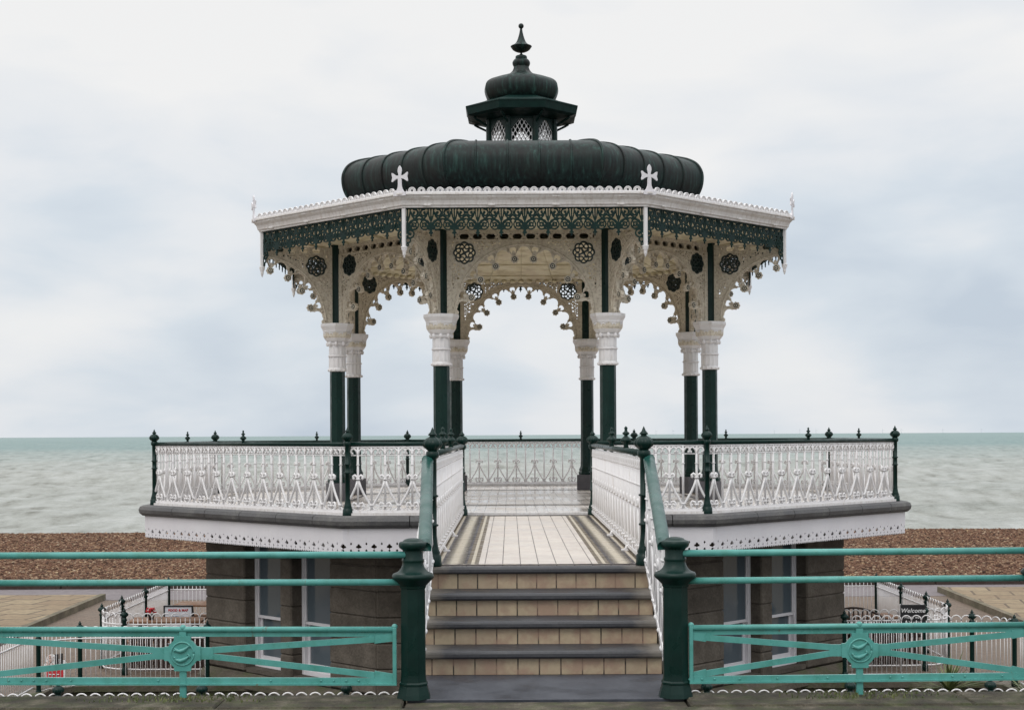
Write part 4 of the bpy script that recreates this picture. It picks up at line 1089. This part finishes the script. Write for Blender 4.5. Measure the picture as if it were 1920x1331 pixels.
# stair balustrades with wide sloping handrail
for s_, lab in ((-1,'sloping wide green handrail over a white iron panel on the left of the steps'), (1,'sloping wide green handrail over a white iron panel on the right of the steps')):
    SB = thing('stair_balustrade', lab, 'handrail', (s_*BW, 10.6, -1.87), 'handrails of the entrance steps')
    ya, yb = 0.02, Y0-10.6
    za, zb = 1.125, 1.87-0.20      # above promenade
    mb = MB(); n = 9; vs = []; hw = 0.045
    prof = [(-hw,-0.03),(-hw*1.1,0.0),(-hw*0.8,0.022),(-hw*0.3,0.033),(hw*0.3,0.033),(hw*0.8,0.022),(hw*1.1,0.0),(hw,-0.03)]
    path = [(ya-0.05,za-0.05),(ya+0.06,za-0.02),(ya+0.2,za+0.04),(yb-0.10,zb-0.04),(yb,zb)]
    for y, z in path:
        for a, b in prof: vs.append((a+s_*(0.043-0.095*(1-max(0,(y-ya)/(yb-ya)))), y, z+b))
    k = len(prof); fs = [(i*k+j,i*k+(j+1)%k,(i+1)*k+(j+1)%k,(i+1)*k+j) for i in range(len(path)-1) for j in range(k)]+[tuple(range(k)),tuple(range((len(path)-1)*k,len(path)*k))[::-1]]
    mb.add(vs, fs, 0, True); build(mb, 'handrail', M['handrail'], SB)
    mb = MB(); n_ = 9; Lg = yb-0.2
    def xf(p, Lg=Lg):
        y = 0.13+p[0]; t = (y-ya)/(yb-ya); top = za-0.04+(zb-za)*t; base = 0.02+0.75*max(0,min(1,(y-0.5)/(yb-0.5)))
        return (p[1]+s_*0.015, y, base+(top-base)*p[2]/1.0)
    panel(mb, n_, Lg/n_, xf); build(mb, 'iron_panel', M['white'], SB)

# ------------------------------------------------------------------ gate posts, promenade railings
def gate_post(s_, lab):
    G = thing('gate_post', lab, 'gate post', (s_*0.935-0.003, 10.58, -1.87), 'green iron gate posts')
    mb = MB()
    pr = [(0.118,0.0),(0.112,0.03),(0.096,0.092),(0.099,0.097),(0.099,0.108),(0.090,0.118),(0.087,0.15)]
    octlathe(mb, [(a,b) for a,b in pr]+[(0.086,0.17),(0.084,0.78),(0.090,0.785),(0.092,0.80)], cap=True)
    build(mb, 'shaft', M['green'], G)
    mb = MB()
    mb.lathe(smooth_profile([(0.086,0.79),(0.098,0.805),(0.128,0.835),(0.146,0.852),(0.150,0.868),(0.142,0.884),(0.130,0.890),(0.112,0.897),(0.090,0.918),(0.078,0.945),(0.076,0.965)],2), 24, cap=False)
    mb.lathe([(0.074,0.96),(0.080,0.975),(0.080,0.985),(0.073,0.995),(0.073,1.05)], 24, cap=False)
    build(mb, 'collar', M['green'], G)
    mb = MB(); mb.lathe(smooth_profile([(0.073,1.05),(0.084,1.06),(0.098,1.072),(0.102,1.090),(0.098,1.106),(0.088,1.112),(0.075,1.115),(0.060,1.128),(0.03,1.136),(0.001,1.138)],2), 24)
    build(mb, 'cap', M['green'], G)
gate_post(-1, 'thick dark green cast-iron post to the left of the steps'); gate_post(1, 'thick dark green cast-iron post to the right of the steps')

def dolphins(mb, cx, cz, y, sc):
    for s_, q in ((1,0.030),(-1,-0.034)):
        pts = [(-0.055,0.012),(-0.040,-0.004),(-0.015,-0.012),(0.012,-0.002),(0.034,0.014),(0.050,0.030)]
        if s_ < 0: pts = [(-0.052,0.004),(-0.038,-0.010),(-0.012,-0.016),(0.014,-0.006),(0.034,0.006),(0.048,0.020)]
        mb.tube([(cx+a*sc, y, cz+(q+b)*sc) for a,b in pts], [0.006*sc,0.012*sc,0.016*sc,0.015*sc,0.009*sc,0.004*sc], 8)
        e = pts[-1]; mb.tube([(cx+(e[0]-0.012)*sc,y,cz+(q+e[1]+0.012)*sc),(cx+(e[0]+0.006)*sc,y,cz+(q+e[1])*sc),(cx+(e[0]+0.004)*sc,y,cz+(q+e[1]-0.016)*sc)], 0.006*sc, 5)
        mb.tube([(cx-0.06*sc,y,cz+(q-0.012*s_)*sc),(cx-0.042*sc,y,cz+(q+0.0)*sc)], 0.008*sc, 5)
def prom_railing(s_, xi, xc, xo, lab):
    D = 10.55
    G = thing('promenade_railing', lab, 'railing', (xc, D, -1.87), 'turquoise promenade railings')
    G.rotation_euler = (0,0,0)
    X = lambda v: v-xc
    def yy(x): return 0.035*max(0, abs(x)-1.0)/3.0*3
    a, b = X(xi), X(xo); ya, yb_ = 0.0, yy(xo)
    Y = lambda lx: ya+(yb_-ya)*(lx-a)/(b-a)
    post_in = X(s_*0.98)
    for nm, z, r in (('upper_rail',1.022,0.022),('middle_rail',0.826,0.021)):
        mb = MB(); mb.tube([(post_in,0,z),(b,yb_,z)], r*1.12, 12); build(mb, nm, M['teal'], G)
    mb = MB(); mb.tube([(a,Y(a),0.492),(b,yb_,0.492)], 0.020, 10)
    def flat(u0, z0, u1, z1, h, y0=-0.012, y1=0.0, mi=0, hb=None):
        hb = h if hb is None else hb
        vs = []
        for yo in (y0,y1):
            for (u,z,hh) in ((u0,z0,h),(u1,z1,hb)): vs += [(u,Y(u)+yo,z-hh),(u,Y(u)+yo,z+hh)]
        mb.add(vs, [(0,1,3,2),(4,6,7,5),(0,4,5,1),(2,3,7,6),(1,5,7,3),(0,2,6,4)], mi)
    flat(a,0.457,b,0.457,0.017,0.004,0.014); build(mb, 'frame_top_bar', M['teal'], G)
    mb = MB(); flat(a,0.128,b,0.128,0.020,-0.010,0.012)
    vs = [(u,Y(u)+o,z) for u in (a,b) for o,z in ((-0.034,0.098),(0.03,0.098),(0.03,0.110),(-0.034,0.110))]
    mb.add(vs, [(0,1,2,3),(4,7,6,5),(0,4,5,1),(3,2,6,7),(0,3,7,4),(1,5,6,2)])
    for i in range(int(abs(b-a)/0.09)):
        if random.random() < 0.25: u = a+(b-a)*i*0.09/abs(b-a); mb.ball((u,Y(u)-0.012,0.128), 0.008, 6)
    build(mb, 'frame_bottom_bar', M['teal'], G)
    mb = MB()
    for e, s2 in ((a, s_), (b, -s_)):
        mb.box(min(e,e+s2*0.028),max(e,e+s2*0.028),Y(e)-0.022,Y(e)+0.016,0.10,0.505,0,0.004)
        mb.ball((e+s2*0.014,Y(e),0.51),0.022,8)
    build(mb, 'end_bar', M['teal'], G)
    # four straps converging on the medallion
    for e in (a, b):
        q = 1 if e > 0 else -1
        j = q*0.21
        for zz, zc in ((0.432,0.345),(0.150,0.300)):
            mb = MB(); m1 = e-(e-j)*0.12
            flat(e, zz+(0.004 if zz > 0.3 else -0.004), m1, zz+(zc-zz)*0.12, 0.026, -0.006, 0.006, 0, 0.030); flat(m1, zz+(zc-zz)*0.12, j, zc, 0.0215, -0.010, 0.002)
            build(mb, 'strap', M['teal'], G)
        mb = MB(); flat(j+q*0.01, 0.322, 0.10*q, 0.322, 0.042, -0.013, 0.004); build(mb, 'strap_root', M['teal'], G)
    mb = MB(); 
    def f(X_,Z_):
        c = 0.322; x_, z_ = np.abs(X_), np.abs(Z_-c)
        return np.minimum.reduce([np.hypot(x_,z_)-0.112, np.maximum(x_-0.130,z_-0.050), np.maximum(x_-0.060,z_-0.124)])
    plate(mb, f, -0.14,0.14,0.19,0.455,0.006,-0.026,-0.002, lambda u,v,w_: (u,Y(0)+w_,v))
    mb.tube([(0.082*math.cos(t),Y(0)-0.026,0.322+0.082*math.sin(t)) for t in np.linspace(0,2*PI,29)], 0.007, 6)
    dolphins(mb, 0.0, 0.322, Y(0)-0.030, 1.0)
    build(mb, 'medallion', M['teal'], G)
    mb = MB(); mb.box(-0.024,0.024,Y(0)-0.016,Y(0)+0.014,-0.03,0.205,0,0.004)
    build(mb, 'leg', M['teal'], G)
    mb = MB(); mb.box(-0.026,0.026,Y(0)-0.013,Y(0)+0.015,0.435,0.50,0,0.003); mb.ball((0,Y(0),0.503),0.024,8); build(mb, 'hanger', M['teal'], G)
    # post at the far end of the bay
    mb = MB(); xo2 = b+s_*0.10
    octlathe(mb, [(0.12,0),(0.09,0.1),(0.084,0.16),(0.084,0.78)], (xo2,yb_,0)); mb.lathe([(0.086,0.79),(0.128,0.835),(0.15,0.868),(0.13,0.89),(0.09,0.918),(0.076,0.965),(0.073,1.05),(0.1,1.08),(0.1,1.1),(0.06,1.13),(0.001,1.138)], 20, (xo2,yb_,0))
    build(mb, 'end_post', M['green'], G)
prom_railing(-1, -1.055, -2.587, -4.13, 'turquoise iron railing with crossed straps and round dolphin badge to the left of the steps')
prom_railing(1, 1.025, 2.247, 3.47, 'turquoise iron railing with crossed straps and round dolphin badge to the right of the steps')

# ledge along the edge of the promenade
mb = MB(); x = -40.0
while x < 40:
    l = random.uniform(1.5,2.2)
    if x+l > -1.0 and x < 1.0:
        if x < -1.0: mb.box(x,-1.0,10.205,10.70,-4.1,-1.866,0,0.012); mb.box(-0.99,0.99,10.10,10.5,-4.1,-1.89,0,0.01); x = 1.0; continue
    mb.box(x, x+l-0.008, 10.205, 10.70, -4.1, -1.866+random.uniform(-0.004,0.004), 0, 0.014); x += l
tag(build(mb, 'ledge_wall', M['ledge']), 'mossy stone coping along the edge of the promenade under the turquoise railings', 'wall')
mb = MB()
for xc in (-2.587, 2.247):
    for i in range(260):
        r = random.gauss(0,0.28); x = xc+r; y = 10.45+random.uniform(-0.05,0.25); h = random.uniform(0.01,0.03)
        mb.add([(x-0.006,y,-1.866),(x+0.006,y,-1.866),(x+random.uniform(-.01,.01),y+random.uniform(-.01,.01),-1.862+h)], [(0,1,2)])
tag(build(mb, 'moss', M['leaf']), 'tufts of moss and grass at the feet of the railings', 'moss', kind='stuff')

# ------------------------------------------------------------------ lower walls
mb = MB()
def wseg(x0,y0,x1,y1,h0=-5.5,top=-4.0,th=0.3,over=0.06):
    d = Vector((x1-x0,y1-y0)).normalized(); n = Vector((-d.y,d.x))
    def pr(o0,o1,z0,z1): 
        q = [(x0+n.x*o0,y0+n.y*o0),(x1+n.x*o0,y1+n.y*o0),(x1+n.x*o1,y1+n.y*o1),(x0+n.x*o1,y0+n.y*o1)]
        mb.prism(q, z0, z1)
    pr(-0.0,th,h0,top-0.14); pr(-over*1.6,th+over,top-0.06,top+0.03); pr(-over*0.7,th+over*0.4,top-0.14,top-0.06)
    pr(-0.03,th+0.02,top-0.42,top-0.36)
wseg(-7.0,23.75,7.0,23.75)
pts = [(-7.0,23.75),(-7.25,23.70),(-7.45,23.55),(-7.58,23.35),(-7.60,23.1)]
for (a,b) in zip(pts,pts[1:]): wseg(b[0],b[1],a[0],a[1])
for (a,b) in zip(pts,pts[1:]): wseg(-a[0],a[1],-b[0],b[1])
wseg(-7.60,17.0,-7.60,23.1); wseg(7.60,23.1,7.60,17.0)
tag(build(mb, 'retaining_wall', M['mosswall']), 'damp mossy stone retaining wall with moulded coping in front of the basement', 'wall')

# ------------------------------------------------------------------ hoop-topped fences on the lower level
PFm = mesh_finial(0.82, False, 'finial')
def fpost():
    mb = MB(); mb.lathe([(0.052,0),(0.052,0.10),(0.040,0.12),(0.037,0.14),(0.037,0.90),(0.048,0.92),(0.048,0.935),(0.034,0.95),(0.034,0.97)], 12); return mb.mesh('post', [M['green']])
FP = fpost()
def hoop_fence(path, label, zb=-4.0, posts=(), hoop=0.16, H=1.03, cat='fence', raise_=0.0, group='white hoop-topped fences on the lower level'):
    """path: list of (x, y); posts: list of (x, y)"""
    o = thing('hoop_fence', label, cat, (path[0][0], path[0][1], zb), group)
    P = [Vector(p) for p in path]; seg = [0]
    for a, b in zip(P, P[1:]): seg.append(seg[-1]+(b-a).length)
    Lg = seg[-1]; bx, by = path[0]
    def at(s_):
        s_ = max(0, min(Lg, s_))
        for i in range(len(P)-1):
            if s_ <= seg[i+1]+1e-9:
                q = P[i].lerp(P[i+1], (s_-seg[i])/(seg[i+1]-seg[i])); return q.x-bx, q.y-by
    n = max(2, int(round(Lg/(hoop/2)))); hp = Lg/n
    mb = MB()
    for i in range(n+1):
        x, y = at(i*hp); mb.tube([(x,y,0.06),(x,y,H-0.08)], 0.0065, 5)
    for i in range(0, n-1):
        if i % 2: continue
        pts = []
        for t in range(11):
            u = i*hp+2*hp*t/10; x, y = at(u); pts.append((x,y,H-0.085+0.085*math.sqrt(max(0,1-(2*t/10-1)**2))))
        mb.tube(pts, 0.0095, 5)
    for z, r in ((H-0.185,0.0125),(0.09,0.0125)):
        pts = [(*at(Lg*i/40),z) for i in range(41)]; mb.tube(pts, r, 6)
    build(mb, 'fence_panel', M['white'], o)
    for px, py in posts:
        p = link('post', FP, o, (px-bx,py-by,raise_)); link('finial', PFm, p, (0,0,0.955))
    return o
for s_, side in ((-1,'left'),(1,'right')):
    X = lambda v: s_*v
    hoop_fence([(X(7.6),16.62),(X(1.05),16.62)], 'white hoop fence just beyond the promenade ledge, %s of the steps' % side, -3.905,
               [(X(v),16.62) for v in ((5.32,3.71,2.09) if s_ < 0 else (5.13,3.56,1.95))], 0.155, raise_=0.06)
    arc = [(X(7.30),26.0),(X(7.27),25.5),(X(7.15),25.2),(X(6.9),25.02),(X(6.5),24.95)]
    hoop_fence(arc+[(X(5.0),24.95)], 'white hoop fence curving round in front of the %s cafe seating' % side, -4.0,
               [(X(6.74 if s_ < 0 else 6.72),24.93)])
    hoop_fence([(X(7.28),30.5),(X(7.32),25.75)], 'long receding white hoop fence beside the brown paving on the %s' % side, -4.0,
               [(X(7.28),30.5),(X(7.29),28.6),(X(7.31),26.95),(X(7.33),25.7)])
    hoop_fence([(X(7.28),30.6),(X(4.6),30.6)], 'far white hoop fence behind the basement on the %s, nearest the beach' % side, -4.0, [])
    if s_ < 0: pass
    hoop_fence([(X(7.62),23.2),(X(7.55),23.45),(X(7.4),23.65),(X(7.15),23.78),(X(6.8),23.8),(X(5.15),23.8)], 'white hoop fence standing on the mossy retaining wall left of the basement' if s_ < 0 else 'white hoop fence standing on the mossy retaining wall right of the basement', -4.07 if s_ < 0 else -3.96,
               [(X(7.62),23.15),(X(7.16),23.80),(X(5.12),23.82)])
    hoop_fence([(X(7.66),23.0),(X(7.62),16.7)], 'white hoop fence running towards the promenade at the %s edge of the view' % side, -3.97, [])

# ------------------------------------------------------------------ cafe things on the lower level
def text_mesh(s, size, mat, name='lettering', ext=0.002, bold=0.0, shear=0.0):
    cu = bpy.data.curves.new(name, 'FONT'); cu.body = s; cu.size = size; cu.extrude = ext; cu.offset = bold; cu.align_x = 'CENTER'; cu.align_y = 'CENTER'; cu.shear = shear
    cu.space_character = 1.05
    ob = bpy.data.objects.new('tmp', cu); COL.objects.link(ob); dg = bpy.context.evaluated_depsgraph_get()
    me = bpy.data.meshes.new_from_object(ob.evaluated_get(dg)); bpy.data.objects.remove(ob); me.materials.clear(); me.materials.append(mat); me.name = name
    return me
def put_text(me, parent, loc): o = link('lettering', me, parent, loc); o.rotation_euler = (PI/2,0,0); return o
AB = thing('menu_board', 'white menu board with red heading standing behind the table on the left', 'sign', (-6.50, 27.9, -4.0))
mb = MB(); mb.box(-0.25,0.25,0,0.03,0.10,0.80,0); build(mb, 'poster', M['boardwhite'], AB)
mb = MB(); mb.box(-0.275,-0.25,-0.01,0.05,0.0,0.825,0,0.003); mb.box(0.25,0.275,-0.01,0.05,0.0,0.825,0,0.003); mb.box(-0.25,0.25,-0.01,0.05,0.80,0.825); mb.box(-0.25,0.25,-0.01,0.05,0.08,0.10)
build(mb, 'frame', M['black'], AB)
mb = MB()
for s_ in (-1,1): mb.tube([(s_*0.26,0.05,0.8),(s_*0.26,0.40,0.0)], 0.014, 6)
build(mb, 'back_leg', M['black'], AB)
put_text(text_mesh('FOOD & MAP', 0.060, M['red'], bold=0.002), AB, (0.0,-0.004,0.735))
put_text(text_mesh('MENU', 0.07, M['textgrey'], bold=0.001), AB, (0.0,-0.004,0.60))
WS = thing('welcome_sign', 'black sign with white welcome lettering on the right-hand curved fence', 'sign', (6.50, 24.88, -4.0))
mb = MB(); mb.box(-0.21,0.21,-0.02,0.01,0.72,1.12,0,0.004); build(mb, 'board', M['black'], WS)
mb = MB(); mb.tube([(-0.21,0.0,1.13),(-0.21,0.0,0.0)],0.012,6); build(mb, 'stand', M['white'], WS)
put_text(text_mesh('Welcome', 0.10, M['textwhite'], shear=0.25, bold=0.001), WS, (0,-0.024,1.02))
put_text(text_mesh('Please wait', 0.06, M['textwhite']), WS, (0,-0.024,0.91))
put_text(text_mesh('to be seated', 0.05, M['textwhite']), WS, (0,-0.024,0.83))
def table(x, y, rot, lab, Lg=1.3):
    t = thing('picnic_table', lab, 'table', (x,y,-4.0), 'timber picnic tables by the basement', rot)
    mb = MB()
    for i in range(4): mb.box(-Lg/2,Lg/2,-0.34+i*0.172,-0.34+i*0.172+0.155,0.72,0.755,0,0.004)
    build(mb, 'table_top', M['wood'], t)
    for s_ in (-1,1):
        mb = MB(); 
        for i in range(2): mb.box(-Lg/2,Lg/2,s_*0.62-0.12+i*0.125,s_*0.62-0.12+i*0.125+0.115,0.43,0.46,0,0.004)
        build(mb, 'bench', M['wood'], t)
        mb = MB(); 
        for q in (-1,1): mb.tube([(s_*Lg*0.38,q*0.10,0.72),(s_*Lg*0.38,q*0.62,0.02)],0.035,4)
        mb.box(s_*Lg*0.38-0.03,s_*Lg*0.38+0.03,-0.7,0.7,0.36,0.43); build(mb, 'trestle', M['darkwood'], t)
    return t
table(-6.35, 26.4, 0.05, 'brown timber picnic table with red flowers on it, left of the basement')
table(-6.10, 28.9, -0.05, 'brown timber picnic table behind the menu board on the left')
table(5.95, 26.4, 0.1, 'brown timber picnic table right of the basement behind the curved fence')
FL = thing('flower_pot', 'small pot of red flowers on the left picnic table', 'flowers', (-6.62, 26.3, -3.244))
mb = MB(); mb.lathe([(0.04,0),(0.06,0.09),(0.065,0.10)], 12); build(mb, 'pot', M['terracotta'], FL)
mb = MB()
for i in range(60):
    a, e, r = random.uniform(0,6.28), random.uniform(-0.4,1.3), 0.085*random.random()**0.4
    mb.ball((r*math.cos(a)*math.cos(e),r*math.sin(a)*math.cos(e),0.15+r*math.sin(e)), 0.014, 5)
build(mb, 'flowers', M['red'], FL)
for s_, side in ((-1,'left'),(1,'right')):
    sc_ = thing('timber_screen', 'low screen of dark upright timber boards behind the hoop fences, %s of the basement' % side, 'screen', (s_*5.95, 25.35, -4.0), 'timber screens beside the basement')
    mb = MB()
    for i in range(12): mb.box(-0.80+i*0.135, -0.80+i*0.135+0.095, 0, 0.02, 0.03, 0.66+random.uniform(-0.01,0.01), 0, 0.003)
    build(mb, 'boards', M['darkwood2'], sc_)
    mb = MB(); mb.box(-0.82,0.84,0.021,0.06,0.10,0.16); mb.box(-0.82,0.84,0.021,0.06,0.50,0.56); build(mb, 'cross_rail', M['darkwood'], sc_)
# curved slatted bench on the right
BN = thing('curved_bench', 'dark slatted bench with arched back, right of the basement', 'bench', (5.75, 25.75, -4.0))
mb = MB()
for i in range(15):
    t = -0.9+i*0.128; z = 0.95*math.cos(t*0.75)
    mb.tube([(t*0.62,0.10,0.42),(t*0.62,0.16,z)],0.014,5)
mb.tube([(t*0.62,0.16,0.95*math.cos(t*0.75)) for t in np.linspace(-0.95,0.95,14)],0.02,6); build(mb, 'backrest', M['darkwood'], BN)
mb = MB()
for i in range(4): mb.box(-0.6,0.6,-0.30+i*0.1,-0.30+i*0.1+0.08,0.41,0.44,0,0.003)
build(mb, 'seat', M['darkwood'], BN)
for q in (-1,1):
    mb = MB(); mb.box(q*0.5-0.03,q*0.5+0.03,-0.28,0.1,0.0,0.41); build(mb, 'leg', M['darkwood'], BN)
# red printed board
RB = thing('pavement_board', 'small red and white printed board on the ground behind the left-hand fence post', 'sign', (-7.70, 24.25, -4.0))
mb = MB(); 
def f(X_,Z_): return np.minimum.reduce([np.maximum(np.abs(X_)-0.165-0.015*Z_/0.3, np.maximum(-Z_, Z_-0.30)), d_circ(X_,Z_,-0.06,0.36,0.09), d_circ(X_,Z_,0.02,0.32,0.07), d_circ(X_,Z_,0.13,0.30,0.055)])
plate(mb, f, -0.22,0.22,-0.01,0.50,0.012,-0.0,0.02, lambda u,v,w_:(u,w_,v)); build(mb, 'backing', M['textwhite'], RB)
mb = MB(); mb.box(-0.14,0.135,-0.006,-0.001,0.02,0.22); build(mb, 'red_panel', M['red'], RB)
mb = MB(); mb.box(0.0,0.06,-0.006,-0.001,0.27,0.46); mb.box(0.075,0.13,-0.006,-0.001,0.30,0.47); build(mb, 'dark_panel', M['black'], RB)
mb = MB()
for i in range(26): mb.ball((random.uniform(-0.13,-0.01),-0.004,random.uniform(0.25,0.43)),random.uniform(0.008,0.02),6, sz=1)
build(mb, 'printed_figures', M['skinpink'], RB)
mb = MB()
for cx in (-0.08,-0.02,0.05): mb.tube([(cx+0.024*math.cos(t),-0.008,0.10+0.03*math.sin(t)) for t in np.linspace(0.6,5.8,12)],0.008,5)
build(mb, 'white_scrolls', M['textwhite'], RB)
# yuccas
def yucca(x, y, z, n, lab, sc=1.0, seed=1):
    rr = random.Random(seed); t = thing('yucca_plant', lab, 'plant', (x,y,-5.5), 'yuccas in the basement area')
    mb = MB(); h = z+5.5; mb.tube([(0,0,0),(0.03,0.02,h*0.5),(0,0,h)],[0.07,0.06,0.05],8); build(mb, 'trunk', M['darkwood'], t)
    mb = MB()
    for i in range(n):
        a = rr.uniform(0,6.28); e = rr.uniform(-0.5,1.45); Lf = rr.uniform(0.42,0.68)*sc; droop = rr.uniform(0.05,0.35); w_ = rr.uniform(0.016,0.026)
        ca, sa = math.cos(a), math.sin(a); vs = []
        for k in range(5):
            q = k/4; d = Lf*q; hx = d*math.cos(e); hz = d*math.sin(e)-droop*q*q*Lf; ww = w_*(1-q)**0.6+0.0008
            vs += [(hx*ca-sa*ww, hx*sa+ca*ww, h+hz),(hx*ca, hx*sa, h+hz-ww*0.4),(hx*ca+sa*ww, hx*sa-ca*ww, h+hz)]
        mb.add(vs, [(3*k+j,3*k+j+1,3*k+j+4,3*k+j+3) for k in range(4) for j in (0,1)])
    build(mb, 'leaves', M['leaf'], t)
yucca(5.60, 19.8, -3.45, 90, 'spiky yucca below the right-hand railing badge, between the hoop fence and the retaining wall', 0.95, 3)
yucca(6.95, 20.4, -3.72, 70, 'smaller spiky yucca at the far right edge, low behind the hoop fence', 1.0, 4)

# ------------------------------------------------------------------ wind turbines on the horizon
def turbine():
    mb = MB(); mb.lathe([(2.4,0),(1.6,70)], 8); return mb.mesh('tower', [M['turbine']])
def rotor():
    mb = MB()
    for i in range(3):
        a = R(90+120*i+20); c, s_ = math.cos(a), math.sin(a)
        mb.tube([(0,-3,0),(14*c,-3,14*s_),(42*c,-3,42*s_)], [1.4,1.9,0.3], 5)
    mb.ball((0,-2,0),2.6,8); return mb.mesh('rotor', [M['turbine']])
TW, RT = turbine(), rotor()
for i, px in enumerate([1187,1212,1230,1262,1302,1452,1500,1530,1655,1690,1768,1840]):
    d = 30000+ (i*977)%2900
    x = (px-956)/2780*d-0.242
    t = thing('wind_turbine', 'tiny pale wind turbine far out on the horizon, right of the bandstand centre', 'wind turbine', (x,d,-7.0), 'offshore wind turbines on the horizon')
    link('tower', TW, t); link('rotor', RT, t, (0,0,70))
